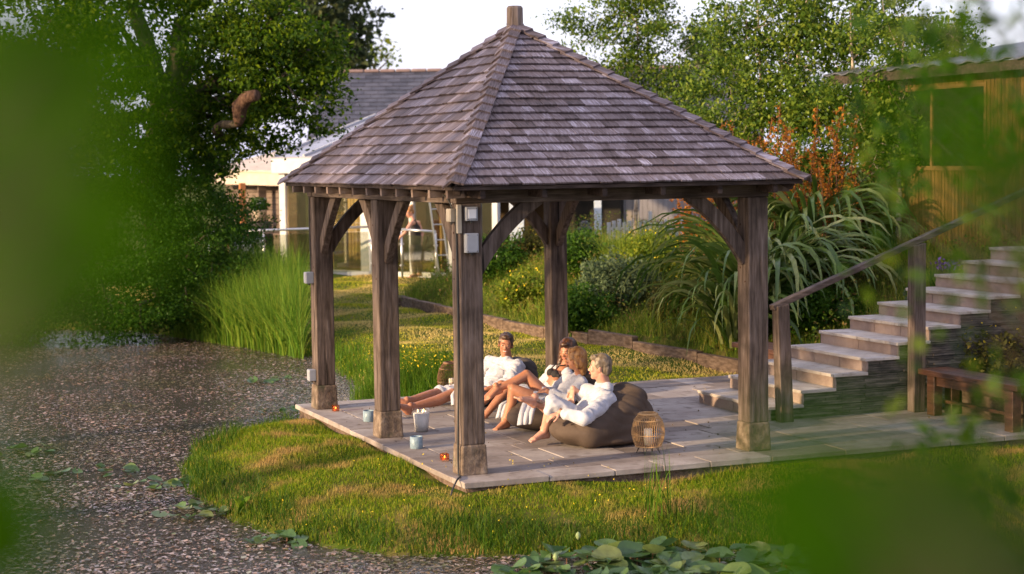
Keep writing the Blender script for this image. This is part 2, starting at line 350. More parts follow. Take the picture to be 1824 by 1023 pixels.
gp = np.stack([rng.uniform(0,5.6,260), rng.uniform(-.2,4.8,260), np.full(260,.006)], 1)
tag(leafobj('fallen_leaves', gp, .022, leafm('dry_leaf', [(.05,.03,.015),(.14,.09,.04),(.20,.15,.05)], .1), kind='stuff'), 'dry leaf scraps scattered over the flagstones', 'fallen leaves')
# ------------------------------------------------------------------ gazebo
gaz = empty('gazebo', (1.35, 2.16, 0), 'weathered oak gazebo with pyramid shingle roof over the patio', 'gazebo')
HB, W = 2.24, .2
POST = {'A':(0,0),'B':(0,2.18),'C':(0,4.33),'D':(2.695,0),'E':(2.695,4.33)}
posts = {}
for k, (px, py) in POST.items():
    o = MB().box(px,px+W,py,py+W,.25,HB+.0).build('post', wood_z, gaz, bevel=.012)
    posts[k] = o
    st = MB().quadbox([(px-.018,py-.018,-.002),(px+W+.018,py-.018,-.002),(px+W+.018,py+W+.018,-.002),(px-.018,py+W+.018,-.002),(px-.008,py-.008,.252),(px+W+.008,py-.008,.252),(px+W+.008,py+W+.008,.252),(px-.008,py+W+.008,.252)]).build('stone_foot', stone_m, gaz, bevel=.014)
X1, Y1 = 2.895, 4.53
b0, b1 = HB+.001, HB+.15
MB().box(-.02,X1+.02,.02,.17,b0,b1).build('beam', wood_x, gaz, bevel=.008)
MB().box(-.02,X1+.02,Y1-.17,Y1-.02,b0,b1).build('beam', wood_x, gaz, bevel=.008)
MB().box(-.012,.165,.172,Y1-.172,b0,b1-.055).build('beam', wood_y, gaz, bevel=.008)
MB().box(X1-.165,X1-.015,.172,Y1-.172,b0,b1-.003).build('beam', wood_y, gaz, bevel=.008)
def brace(a, b, side, bow, mat, w=.075, h=.125):
    """curved brace from a (on the post) up to b (under the beam)"""
    a, b = V(a), V(b); d = (b-a).normalized(); sdv = V(side); nn = d.cross(sdv).normalized()
    if nn.z < 0: nn = -nn                           # bow upwards into the corner
    mb = MB(); n = 8; vs = []
    for i in range(n+1):
        t = i/n; c = a.lerp(b, t)+nn*bow*4*t*(1-t); tg = (b-a)+nn*bow*4*(1-2*t); tg.normalize(); q = tg.cross(sdv).normalized()
        for sw, sh in ((-1,-1),(1,-1),(1,1),(-1,1)): vs.append(c+sdv*sw*w/2+q*sh*h/2)
    mb.v = vs
    for i in range(n):
        for k in range(4): mb.f.append((4*i+k, 4*i+(k+1)%4, 4*i+4+(k+1)%4, 4*i+4+k))
    mb.f += [(3,2,1,0), (4*n,4*n+1,4*n+2,4*n+3)]
    return mb.build('brace', mat, gaz, bevel=.008)
R_, U_ = .54, .56
bz = HB-.0
for (px, py, dx, dy) in ((0,0,1,0),(0,0,0,1),(0,2.18,0,1),(0,2.18,0,-1),(0,4.33,0,-1),(0,4.33,1,0),(2.695,0,-1,0),(2.695,0,0,1),(2.695,4.33,-1,0),(2.695,4.33,0,-1)):
    cx, cy = px+W/2, py+W/2
    a = (cx+dx*(W/2-.03), cy+dy*(W/2-.03), bz-U_); b = (cx+dx*(W/2+R_), cy+dy*(W/2+R_), bz+.04)
    brace(a, b, (abs(dy), abs(dx), 0), .05 if dx else .025, wood_z)
for k, (px, py) in POST.items():                      # peg holes and bolts on the posts
    for zz in (1.5, 1.62, 1.78, 2.0):
        MB().tube([(px-.004,py+.06+.08*(zz>1.6),zz),(px+.01,py+.06+.08*(zz>1.6),zz)], .008, 8).build('bolt', iron_m, gaz)
# roof
EX0, EX1, EY0, EY1, EZ = -.156, 3.051, -.314, 4.842, 2.385
AP = V((1.4475, 2.264, 3.86))
cor = [V((EX0,EY0,EZ)), V((EX1,EY0,EZ)), V((EX1,EY1,EZ)), V((EX0,EY1,EZ))]
vs = [c.copy() for c in cor]+[AP]+[c-V((0,0,.03)) for c in cor]+[AP-V((0,0,.05))]
fs = [(0,1,4),(1,2,4),(2,3,4),(3,0,4),(6,5,9),(7,6,9),(8,7,9),(5,8,9),(0,5,6,1),(1,6,7,2),(2,7,8,3),(3,8,5,0)]
link('roof_boarding', raw(vs, fs), wood_dk, gaz)
EXPO, SL, TH = .135, .2, .014
cands = []; face_n = []
for fi in range(4):
    a, b = cor[fi], cor[(fi+1)%4]; e = (b-a); L0 = e.length; e.normalize()
    foot = a+e*(AP-a).dot(e); s = (AP-foot); S = s.length; s.normalize(); n = e.cross(s); face_n.append(n)
    xf = (foot-a).length; k = 0
    while k*EXPO < S-.02:
        lo = k*EXPO-.02; y1 = min(lo+SL, S-.01)
        xl = lambda y: xf*max(y, 0)/S; xr = lambda y: L0-(L0-xf)*max(y, 0)/S
        x = xl(lo)-.02; xe = xr(lo)+.02; first = True
        jl = random.uniform(0, .1)
        while x < xe-.01:
            w = random.uniform(.09, .19)-(jl if first else 0); w = max(w, .05); first = False
            if xe-x-w < .06: w = xe-x
            lo2 = lo+random.uniform(-.006, .006); gp = .0025
            def P_(xx, yy, hh):
                xx = min(max(xx, xl(yy)-.005), xr(yy)+.005); return a+e*xx+s*yy+n*hh, (xx, yy)
            lift = random.uniform(0, .003)
            pts = []; uv = []
            for hh in (0, 1):
                for (xx, yy, bot) in ((x+gp, lo2, 1), (x+w-gp, lo2, 1), (x+w-gp, y1, 0), (x+gp, y1, 0)):
                    z0 = (.020+lift if bot else .002)+hh*(TH if bot else .004)
                    p, u = P_(xx, yy, z0); pts.append(p); uv.append(u)
            ro = random.random()*50
            cands.append((fi, pts, uv, ro, w*EXPO)); x += w
        k += 1
def shingle_mesh(items):
    vs, fs, us = [], [], []
    for (fi, pts, uv, ro, A) in items:
        b = len(vs); vs += pts
        for q in ((3,2,1,0),(4,5,6,7),(0,1,5,4),(1,2,6,5),(2,3,7,6),(3,0,4,7)):
            fs.append(tuple(b+i for i in q)); us += [(uv[i][0]+ro, uv[i][1]+ro*.3) for i in q]
    return raw(vs, fs, 'shingle', us)
cands.sort(key=lambda c: (0 if c[0] in (0, 3) else 1, -c[4]*((1 if c[0] == 0 else .8))))
for c_ in cands[:300]: link('roof_shingle', shingle_mesh([c_]), shingle_m, gaz)
link('roof_shingles', shingle_mesh(cands[300:]), shingle_m, gaz, kind='stuff')
# hip caps
for hi in range(4):
    n1, n2 = face_n[hi], face_n[(hi-1) % 4]; a = cor[hi]; d = AP-a; Lh = d.length; d.normalize()
    w1 = (d.cross(n1)).normalized(); w2 = (d.cross(n2)).normalized()
    e1 = (cor[(hi+1)%4]-a).normalized(); e2 = (cor[(hi-1)%4]-a).normalized()
    if w1.dot(e1) < 0: w1 = -w1
    if w2.dot(e2) < 0: w2 = -w2
    nm = (n1+n2).normalized(); k = 0; ex = .17
    while k*ex < Lh-.1:
        s0, s1 = k*ex-.04, k*ex+.19; vs = []
        WW = .072+random.uniform(-.006, .006); jl = random.uniform(-.006, .006)
        for (ss, h) in ((s0+jl, .046), (s1, .022)):
            c_ = a+d*ss
            for th in (0, .018):
                vs += [c_+n2*(h+th)+w2*WW, c_+nm*(h+th)*1.15, c_+n1*(h+th)+w1*WW]
        # 0-2 lower bottom, 3-5 lower top, 6-8 upper bottom, 9-11 upper top
        fs = [(3,4,10,9),(4,5,11,10),(0,6,7,1),(1,7,8,2),(0,1,4,3),(1,2,5,4),(6,9,10,7),(7,10,11,8),(0,3,9,6),(2,8,11,5)]
        ro = random.random()*40; me = raw(vs, fs); u = me.uv_layers.new(name='UVMap')
        for lp in me.loops:
            p = V(vs[lp.vertex_index])-a; u.data[lp.index].uv = (p.cross(d).length*(1 if p.dot(w1) > 0 else -1)+ro, p.dot(d)+ro)
        link('hip_tile', me, shingle_m, gaz); k += 1
# finial post
mb = MB(); mb.lathe((AP.x, AP.y, 3.70), [(.088,0),(.084,.345),(.066,.365)], 8); mb.build('finial', surf('finial_oak', [(.07,.045,.035),(.16,.12,.10),(.24,.19,.18)], 6, (8,8,.6), .85, .5), gaz, bevel=.004)
# rafter tails
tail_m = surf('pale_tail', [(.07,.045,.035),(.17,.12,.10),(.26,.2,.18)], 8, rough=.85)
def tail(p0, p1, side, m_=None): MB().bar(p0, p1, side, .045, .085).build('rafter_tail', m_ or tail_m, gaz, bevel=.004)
sl_l = (AP.z-EZ)/(AP.x-EX0); sl_f = (AP.z-EZ)/(AP.y-EY0)
for i in range(12):
    y = -.1+i*(4.72/11)
    q = min(.5, (min(y-EY0, EY1-y))*.62-.03)
    tail((EX0+.012, y, EZ-.058), (EX0+.16, y, EZ-.052), (0,1,0)); tail((EX1-.012, y, EZ-.058), (EX1-.16, y, EZ-.052), (0,1,0))
for i in range(6):
    x = .1+i*.54
    q = min(.6, min(x-EX0, EX1-x)*1.61-.06)
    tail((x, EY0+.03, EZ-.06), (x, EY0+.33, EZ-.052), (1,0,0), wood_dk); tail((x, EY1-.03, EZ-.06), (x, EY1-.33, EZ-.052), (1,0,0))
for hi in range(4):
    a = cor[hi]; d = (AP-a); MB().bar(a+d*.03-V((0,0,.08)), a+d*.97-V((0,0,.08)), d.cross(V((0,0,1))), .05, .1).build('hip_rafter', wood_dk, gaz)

# electrics on the posts
def ebox(x0, x1, y0, y1, z0, z1, mat, label, name='junction_box', cat='junction box'):
    t = empty(name, ((x0+x1)/2, (y0+y1)/2, z0), label, cat)
    MB().box(x0,x1,y0,y1,z0,z1).build('case', mat, t, bevel=.006)
    for sx_ in (.014, (x1-x0)-.014):
        for sz_ in (.014, (z1-z0)-.014):
            if y1 <= .001: MB().tube([(x0+sx_,y0-.006,z0+sz_),(x0+sx_,y0,z0+sz_)], .004, 6).build('screw', iron_m, t)
    MB().tube([((x0+x1)/2,(y0+y1)/2,z0-.02),((x0+x1)/2,(y0+y1)/2,z0)], .010, 8).build('cable_gland', dark_pl, t)
    if y1 <= .001: MB().box(x0+.008,x1-.008,y0-.004,y0,z0+.008,z1-.008).build('lid', mat, t, bevel=.002)
    else: MB().box(x0-.004,x0,y0+.008,y1-.008,z0+.008,z1-.008).build('lid', mat, t, bevel=.002)
    return t
ebox(.035,.145,-.06,0,1.84,2.0,grey_pl,'grey junction box on the front post of the gazebo, below the square lamp')
t = ebox(.04,.145,-.05,0,2.1,2.215,grey_pl,'square grey outdoor lamp high on the front post of the gazebo','outdoor_lamp','outdoor lamp')
MB().box(.058,.127,-.061,-.055,2.12,2.195).build('lens', surf('lamp_lens', [(.62,.64,.72),(.7,.72,.8)], 3, rough=.25, bump=0), t, bevel=.003)
ebox(-.055,0,.06,.16,2.09,2.2,beige_pl,'beige junction box on the pond side of the front post')
t = empty('conduit_box', (-.01,-.03,2.0), 'long slim pale cover upright on the edge of the front post', 'cable cover'); MB().box(-.03,.01,-.035,-.001,2.0,2.235).build('cover', beige_pl, t, bevel=.006)
ebox(-.085,0,4.38,4.47,1.33,1.45,grey_pl,'grey socket box half way up the far left post')
ebox(-.075,0,4.37,4.46,.3,.42,grey_pl,'pale socket box low on the far left post')
def cable(pts, label, r=.008):
    P4 = [V(p) for p in pts]; path = []
    for i in range(len(P4)-1):
        p0, p1, p2, p3 = P4[max(i-1,0)], P4[i], P4[i+1], P4[min(i+2,len(P4)-1)]
        for k in range(6):
            t = k/6; path.append(.5*((2*p1)+(p2-p0)*t+(2*p0-5*p1+4*p2-p3)*t*t+(3*p1-p0-3*p2+p3)*t**3))
    path.append(P4[-1]); return tag(MB().tube(path, r, 6).build('cable', dark_pl, smooth=True), label, 'cable')
cable([(-.012,.05,2.2),(-.012,.03,1.5),(-.014,.04,.8),(-.03,.03,.3),(-.034,.02,.03),(-.05,-.06,.012),(-.13,-.2,.012),(-.2,-.28,-.05),(-.22,-.3,-.09)], 'black cable down the front post running out over the grass')
cable([(-.012,4.45,1.45),(-.012,4.47,1.9),(-.012,4.46,2.22),(-.03,4.4,2.33),(-.03,3.6,2.31),(-.03,2.8,2.34),(-.03,1.9,2.3),(-.03,1.0,2.33),(-.03,.3,2.31),(-.02,.1,2.2)], 'dark cable strung along the pond side beam of the gazebo', .006)

# ------------------------------------------------------------------ people, bags, lanterns, candles
def cap_prim(a, b, ra, rb, side=None, flat=1.0, n=20, rings=6):
    """tapered capsule; flat <1 thins it across `side`'s perpendicular"""
    a, b = V(a), V(b); d = b-a; L = d.length; d = d.normalized() if L > 1e-6 else V((0,0,1))
    sx = V(side) if side is not None else d.orthogonal(); sx = (sx-d*sx.dot(d)).normalized(); sy = d.cross(sx)
    prof = []
    for i in range(rings+1):
        t = -PI/2+PI/2*i/rings; prof.append((ra*math.sin(t), ra*math.cos(t)))
    for i in range(rings+1):
        t = PI/2*i/rings; prof.append((L+rb*math.sin(t), rb*math.cos(t)))
    vs = []; fs = []
    for (z, r) in prof:
        r = max(r, 1e-4)
        for k in range(n):
            an = 2*PI*k/n; vs.append(a+d*z+sx*r*math.cos(an)+sy*r*flat*math.sin(an))
    m = len(prof)
    for i in range(m-1):
        for k in range(n): fs.append((i*n+k, i*n+(k+1)%n, (i+1)*n+(k+1)%n, (i+1)*n+k))
    fs.append(tuple(reversed(range(n)))); fs.append(tuple((m-1)*n+k for k in range(n)))
    return vs, fs
def ell(c, r, F=(1,0,0), U=(0,0,1), n=20, m=12):
    c = V(c); F = V(F).normalized(); U = V(U); S = U.cross(F).normalized(); U = F.cross(S)
    vs, fs = [], []
    for i in range(m+1):
        t = -PI/2+PI*i/m; z = math.sin(t); q = max(math.cos(t), 1e-3)
        for k in range(n):
            a = 2*PI*k/n; vs.append(c+F*r[0]*q*math.cos(a)+S*r[1]*q*math.sin(a)+U*r[2]*z)
    for i in range(m):
        for k in range(n): fs.append((i*n+k, i*n+(k+1)%n, (i+1)*n+(k+1)%n, (i+1)*n+k))
    fs.append(tuple(reversed(range(n)))); fs.append(tuple(m*n+k for k in range(n)))
    return vs, fs
def fuse(prims, voxel, smooth=4, sfac=.5):
    vs, fs = [], []
    for pv, pf in prims:
        b = len(vs); vs += pv; fs += [tuple(b+i for i in f) for f in pf]
    me = raw(vs, fs); o = bpy.data.objects.new('tmp', me); COL.objects.link(o)
    m = o.modifiers.new('r', 'REMESH'); m.mode = 'VOXEL'; m.voxel_size = voxel
    if smooth: s = o.modifiers.new('s', 'SMOOTH'); s.iterations = smooth; s.factor = sfac
    dg = bpy.context.evaluated_depsgraph_get(); out = bpy.data.meshes.new_from_object(o.evaluated_get(dg))
    bpy.data.objects.remove(o); bpy.data.meshes.remove(me)
    out.materials.clear(); return out
def folds(me, amp, freq, ax=(0,0,1), seed=0):
    """push cloth vertices along their normals by ridged folds running across axis ax"""
    n = len(me.vertices); co = np.empty(n*3, np.float32); me.vertices.foreach_get('co', co); co = co.reshape(-1,3)
    no = np.array([tuple(v.normal) for v in me.vertices]); ax = np.array(ax, float); ax /= np.linalg.norm(ax)
    w = co+.04*np.sin(co[:, [1,2,0]]*17+seed)+.02*np.sin(co[:, [2,0,1]]*41+seed*2)
    t = w@ax; r = 1-np.abs(np.sin(t*freq+np.sin(w[:,1]*9+seed)*1.3+np.sin(w[:,0]*13)*1.1)); r2 = np.sin(w[:,0]*freq*.9+w[:,2]*freq*.7+seed)*.4
    co += no*(amp*(r+r2-.5))[:,None]; me.vertices.foreach_set('co', co.astype(np.float32).ravel()); me.update()
def skinmat(name, c, cold=(.9,.55,.5)):
    m = surf(name, [tuple(x*.84 for x in c), c, tuple(min(1, x*1.1) for x in c)], 9, rough=.48, bump=.12, detail=5, dist=.004, spec=.4)
    P = m.node_tree.nodes['Principled BSDF']; P.inputs['Subsurface Weight'].default_value = .15; P.inputs['Subsurface Radius'].default_value = (.02,.008,.004); return m
robe_m = surf('white_towelling', [(.40,.40,.46),(.52,.52,.59)], 16, rough=.95, bump=.5, bscale=160, dist=.006, spec=.1)
P0 = robe_m.node_tree.nodes['Principled BSDF']; P0.inputs['Sheen Weight'].default_value = .3
black_m = surf('black_fabric', [(.012,.010,.011),(.03,.026,.028)], 20, rough=.8, bump=.2)
eyew = surf('eye_white', [(.38,.35,.33),(.45,.42,.4)], 5, rough=.2, bump=0); eyed = surf('iris', [(.03,.018,.01),(.05,.03,.02)], 5, rough=.15, bump=0)
lip_m = surf('lips', [(.42,.14,.12),(.5,.19,.16)], 20, rough=.4, bump=.1); teeth_m = surf('teeth', [(.75,.72,.66),(.8,.77,.72)], 5, rough=.3, bump=0)
def hand(w, d, nrm, side, sc_=1.0, curl=.5, thumb=1):
    """prims for a hand: w wrist, d direction, nrm = back-of-hand normal, side = thumb side"""
    w, d, nrm = V(w), V(d).normalized(), V(nrm); nrm = (nrm-d*nrm.dot(d)).normalized(); s = d.cross(nrm)*thumb
    P = [cap_prim(w, w+d*.075*sc_, .024*sc_, .032*sc_, s, .48)]
    for i, (o, l) in enumerate(((.027,.066),(.010,.074),(-.009,.070),(-.027,.054))):
        p = w+d*.088*sc_+s*o*sc_; dd = (d+s*o*2).normalized(); r = (.0088-.0006*i)*sc_
        a = curl*.45; d1 = (dd*math.cos(a)-nrm*math.sin(a)); d2 = (dd*math.cos(a*2.2)-nrm*math.sin(a*2.2)); d3 = (dd*math.cos(a*3)-nrm*math.sin(a*3))
        p1 = p+d1*l*.5*sc_; p2 = p1+d2*l*.32*sc_; p3 = p2+d3*l*.22*sc_
        P += [cap_prim(p-dd*.02, p1, r*1.08, r, n=10, rings=3), cap_prim(p1, p2, r, r*.92, n=10, rings=3), cap_prim(p2, p3, r*.92, r*.8, n=10, rings=3)]
    t0 = w+d*.022*sc_+s*.020*sc_; t1 = t0+(d*.55+s*.8-nrm*.25).normalized()*.036*sc_; t2 = t1+(d*.85+s*.4-nrm*.3).normalized()*.03*sc_; t3 = t2+(d*.95+s*.1-nrm*.35).normalized()*.02*sc_
    P += [cap_prim(t0, t1, .0135*sc_, .011*sc_, n=10, rings=3), cap_prim(t1, t2, .011*sc_, .010*sc_, n=10, rings=3), cap_prim(t2, t3, .010*sc_, .0085*sc_, n=10, rings=3)]
    return P
def foot(an, d, up_=(0,0,1), sc_=1.0, big=1):
    """prims for a bare foot: an = ankle joint, d = toe direction, sole lies .07 under the ankle"""
    an, d, u = V(an), V(d).normalized(), V(up_); u = (u-d*u.dot(d)).normalized(); s = d.cross(u)*big
    heel = an-d*.035*sc_-u*.042*sc_; ball = an+d*.125*sc_-u*.055*sc_
    P = [cap_prim(an+u*.03, heel, .034*sc_, .030*sc_), cap_prim(heel, an+d*.02*sc_-u*.04*sc_, .029*sc_, .030*sc_), cap_prim(an-u*.005, ball, .036*sc_, .024*sc_, s, 1), cap_prim(heel, ball, .026*sc_, .030*sc_, s, .62),
         cap_prim(ball-s*.022*sc_, ball+s*.022*sc_, .019*sc_, .019*sc_, d, 1)]
    for i, (o, l, r) in enumerate(((.030,.048,.0125),(.011,.046,.0092),(-.005,.040,.0086),(-.020,.033,.008),(-.033,.025,.0078))):
        p = ball+s*o*sc_-u*.004; P.append(cap_prim(p, p+(d*1.0-u*.10).normalized()*l*sc_, r*1.1*sc_, r*sc_, n=10, rings=3))
    return P
def head_prims(c, F, U=(0,0,1), s=1.0, fem=False):
    c, F = V(c), V(F).normalized(); U = V(U); S = U.cross(F).normalized(); U = F.cross(S)
    L = lambda f, r, u: c+(F*f+S*r+U*u)*s
    P = [ell(L(-.012,0,.030), (.093*s,.074*s,.092*s), F, U), ell(L(.022,0,-.035), (.062*s,.058*s,.078*s), F, U),
         ell(L(.052,0,-.088), (.026*s,.028*s,.022*s), F, U), ell(L(.065,0,-.005), (.025*s,.052*s,.045*s), F, U),
         cap_prim(L(.082,0,.012), L(.0985,0,-.024), .006*s, .0105*s), ell(L(.091,.010,-.030), (.011*s,.008*s,.007*s), F, U), ell(L(.091,-.010,-.030), (.011*s,.008*s,.007*s), F, U),
         cap_prim(L(.074,-.034,.026), L(.074,.034,.026), .010*s, .010*s), ell(L(.060,.038,-.020), (.022*s,.018*s,.018*s), F, U), ell(L(.060,-.038,-.020), (.022*s,.018*s,.018*s), F, U)]
    for k in (1, -1): P += [ell(L(-.004,.076*k,-.010), (.017*s,.008*s,.032*s), F+S*.2*k, U)]
    return P, L, F, S, U
def face(par, L, F, S, U, s, brow, smile=False):
    for k in (1, -1):
        link('eye', raw(*ell(L(.0785,.030*k,.004), (.0105*s,.0135*s,.0060*s), F, U, 12, 8)), eyew, par, True)
        link('iris', raw(*ell(L(.0885,.030*k,.004), (.0035*s,.0075*s,.0058*s), F, U, 10, 6)), eyed, par, True)
        link('eyebrow', raw(*cap_prim(L(.090,.015*k,.026), L(.081,.046*k,.027), .0042*s, .003*s, n=8, rings=2)), brow, par, True)
    if smile:
        link('teeth', raw(*ell(L(.087,0,-.056), (.006*s,.020*s,.0055*s), F, U, 12, 8)), teeth_m, par, True)
        MB().tube([L(.080,.026,-.048), L(.089,.014,-.0515), L(.0925,0,-.0515), L(.089,-.014,-.0515), L(.080,-.026,-.048)], .0026*s, 6).build('upper_lip', lip_m, par, True)
        MB().tube([L(.080,.025,-.049), L(.088,.014,-.061), L(.0905,0,-.064), L(.088,-.014,-.061), L(.080,-.025,-.049)], .0032*s, 6).build('lower_lip', lip_m, par, True)
    else:
        link('lips', raw(*ell(L(.086,0,-.056), (.009*s,.021*s,.0075*s), F, U, 12, 8)), lip_m, par, True)
def hairmat(name, cols, coord='Object'): return surf(name, cols, 14, (2.2,2.2,.6), .42, .7, detail=8, dist=.01, lohi=(.32,.68), spec=.5)
def person(label, J, skin, hairm, F, Uh=(0,0,1), hair=None, brow=None, feet=(), hands=(), limbs=(), robe=None, smile=False, extra=(), hs=1.0, group=None, neck_r=.05, torso=True):
    root = empty('person', (J['pel'][0], J['pel'][1], 0), label, 'person', group)
    sh = (V(J['shN'])-V(J['shF'])).normalized() if 'shF' in J else V((0,1,0))
    hp, L, F, S, U = head_prims(J['head'], F, Uh, hs)
    P = list(hp); nk = V(J['neck']); hd = L(-.015,0,-.06)
    P += [cap_prim(nk-V((0,0,.02)), hd, neck_r*1.08, neck_r)]
    ch, pe = V(J['chest']), V(J['pel'])
    P += [cap_prim(ch, ch.lerp(nk, .55), .118, .075, sh, .8), cap_prim(ch.lerp(pe, .5), ch, .095, .11, sh, .8), cap_prim(pe, ch.lerp(pe, .5), .115, .095, sh, .8), cap_prim(V(J['shN']), V(J['shF']), .05, .05)]
    for (a, b, ra, rb) in limbs: P.append(cap_prim(J[a] if isinstance(a, str) else a, J[b] if isinstance(b, str) else b, ra, rb))
    for fa in feet: P += foot(**fa)
    for ha in hands: P += hand(**ha)
    P += list(extra)
    body = link('body', fuse(P, .0058, 3), skin, root, True)
    face(root, L, F, S, U, hs, brow or hairm, smile)
    if hair:
        hpv = hair(L, F, S, U, hs); hm = fuse(hpv, .007, 2); folds(hm, .0035, 95, S+F*.3, 3); link('hair', hm, hairm, root, True)
    if robe:
        rp, ax, amp = robe; rm = fuse(rp, .0075, 4); folds(rm, amp, 26, ax, 1); folds(rm, amp*.45, 60, (ax[1], ax[2], ax[0]), 4); link('robe', rm, robe_m, root, True)
    return root, L
def nd(a, t=0): return V(a)
NP = lambda a, b, t: V(a).lerp(V(b), t)

def hair_short(L, F, S, U, s):
    P = [ell(L(-.022,0,.045), (.096*s,.083*s,.092*s), F, U), ell(L(-.055,0,-.005), (.060*s,.076*s,.075*s), F, U), ell(L(.045,0,.092), (.045*s,.058*s,.030*s), F, U)]
    for k in (1, -1): P.append(ell(L(.012,.070*k,.035), (.035*s,.012*s,.045*s), F, U))
    return P
# right man, grey hair, near bag
M2 = dict(head=(1.777, 1.132, 0.679), neck=(1.831, 1.141, 0.524), chest=(1.765, 1.113, 0.375), pel=(1.613, 1.132, 0.227), shN=(1.727, 0.851, 0.420), elN=(1.394, 0.652, 0.295), wrN=(1.235, 0.808, 0.341),
  shF=(1.759, 1.381, 0.438), elF=(1.776, 1.408, 0.323), wrF=(1.627, 1.394, 0.466), hipN=(1.535, 1.023, 0.232), knN=(1.261, 1.040, 0.407), anN=(1.234, 1.180, 0.118), hipF=(1.636, 1.283, 0.206), knF=(1.415, 1.398, 0.248), anF=(1.191, 1.317, 0.398))
gh_m = hairmat('grey_blond_hair', [(.07,.05,.035),(.17,.13,.095),(.30,.25,.19)])
sk1 = skinmat('fair_skin', (.50,.26,.19))
rb = [cap_prim(M2['chest'], NP(M2['chest'], M2['neck'], .62), .145, .10, V(M2['shN'])-V(M2['shF']), .85), cap_prim(M2['pel'], M2['chest'], .15, .148, V(M2['shN'])-V(M2['shF']), .85),
      cap_prim(M2['shN'], M2['shF'], .075, .072), cap_prim(M2['shN'], M2['elN'], .078, .068), cap_prim(M2['elN'], NP(M2['elN'], M2['wrN'], .80), .070, .052), cap_prim(M2['shF'], M2['elF'], .07, .062), cap_prim(M2['elF'], NP(M2['elF'], M2['wrF'], .55), .062, .05),
      cap_prim(M2['hipN'], NP(M2['hipN'], M2['knN'], 1.0), .105, .068), cap_prim(M2['knN'], NP(M2['knN'], M2['anN'], .32), .066, .060), cap_prim(M2['hipF'], NP(M2['hipF'], M2['knF'], .95), .10, .062),
      cap_prim(NP(M2['neck'], M2['shN'], .3)+V((.02,0,.0)), NP(M2['neck'], M2['shF'], .3)+V((.02,0,.0)), .06, .06)]
m2, L2 = person('grey haired man in a white robe lying back on the nearest bean bag', M2, sk1, gh_m, (-.86,.42,.04), hair=hair_short,
  limbs=[('shN','elN',.048,.042),('elN','wrN',.042,.027),('shF','elF',.046,.04),('elF','wrF',.04,.027),('hipN','knN',.085,.058),('knN','anN',.056,.036),('hipF','knF',.083,.056),('knF','anF',.054,.036)],
  feet=[dict(an=M2['anN'], d=(-.97,-.25,-.05), big=-1), dict(an=M2['anF'], d=(-.85,-.15,.5), up_=(.45,0,.9), big=1)],
  hands=[dict(w=M2['wrN'], d=(-.9,.25,-.35), nrm=(-.2,-.3,.9), side=None, curl=.7, thumb=-1), dict(w=M2['wrF'], d=(-.35,-.25,-.95), nrm=(-.75,-.4,.3), side=None, curl=.6)],
  robe=(rb, (.5,.2,.8), .008), neck_r=.058)
MB().tube([V(M2['wrN'])+V((.008,0,0))+(V((0,.035*math.cos(a),.033*math.sin(a)))) for a in [2*PI*i/14 for i in range(15)]], .007, 6).build('watch_strap', surf('brown_leather', [(.10,.045,.03),(.18,.09,.06)], 20), m2, True)
link('tattoo', raw(*cap_prim(V(M2['anF'])+V((.03,-.030,-.01)), V(M2['anF'])+V((.075,-.034,-.03)), .0145, .011, (0,0,1), .35, n=10, rings=3)), surf('tattoo_ink', [(.10,.085,.09),(.22,.15,.13)], 40, rough=.5, bump=0, lohi=(.4,.55)), m2, True)

# blonde woman
W2 = dict(head=(1.957, 2.053, 0.655), neck=(2.013, 2.074, 0.517), chest=(1.946, 2.090, 0.376), pel=(1.767, 2.095, 0.200), shN=(1.936, 1.883, 0.444), elN=(1.749, 1.786, 0.299), wrN=(1.569, 1.866, 0.388),
  shF=(1.959, 2.306, 0.429), elF=(1.856, 2.391, 0.291), wrF=(1.672, 2.147, 0.365), hipN=(1.672, 1.973, 0.222), knN=(1.342, 2.175, 0.387), anN=(1.273, 2.233, 0.062), hipF=(1.747, 2.213, 0.220), knF=(1.525, 2.272, 0.503), anF=(1.197, 2.235, 0.395))
bl_m = hairmat('honey_blonde_hair', [(.14,.05,.014),(.34,.15,.045),(.55,.31,.12)])
sk2 = skinmat('tanned_skin', (.43,.19,.11))
def hair_w2(L, F, S, U, s):
    P = hair_short(L, F, S, U, s)+[ell(L(-.07,0,-.03), (.055*s,.072*s,.08*s), F, U), cap_prim(L(-.075,0,-.06), L(-.085,0,-.135), .055*s, .03*s), cap_prim(L(-.01,.07,.02), L(-.055,.06,-.07), .022*s, .025*s), cap_prim(L(-.01,-.07,.02), L(-.055,-.06,-.07), .022*s, .025*s), cap_prim(L(.055,.045,.075), L(.02,.072,0), .02*s, .016*s), cap_prim(L(.055,-.045,.075), L(.02,-.072,0), .02*s, .016*s)]
    return P
sd2 = V(W2['shN'])-V(W2['shF'])
rb = [cap_prim(W2['chest'], NP(W2['chest'], W2['neck'], .5), .13, .09, sd2, .85), cap_prim(W2['pel'], W2['chest'], .14, .13, sd2, .85), cap_prim(W2['shN'], W2['shF'], .064, .062), cap_prim(W2['shN'], W2['elN'], .066, .062), cap_prim(W2['elN'], NP(W2['elN'], W2['wrN'], .7), .064, .05),
      cap_prim(W2['shF'], W2['elF'], .06, .055), cap_prim(W2['elF'], NP(W2['elF'], W2['wrF'], .7), .055, .045), cap_prim(W2['hipN'], NP(W2['hipN'], W2['knN'], .42), .105, .088), cap_prim(W2['hipF'], NP(W2['hipF'], W2['knF'], .36), .098, .085)]
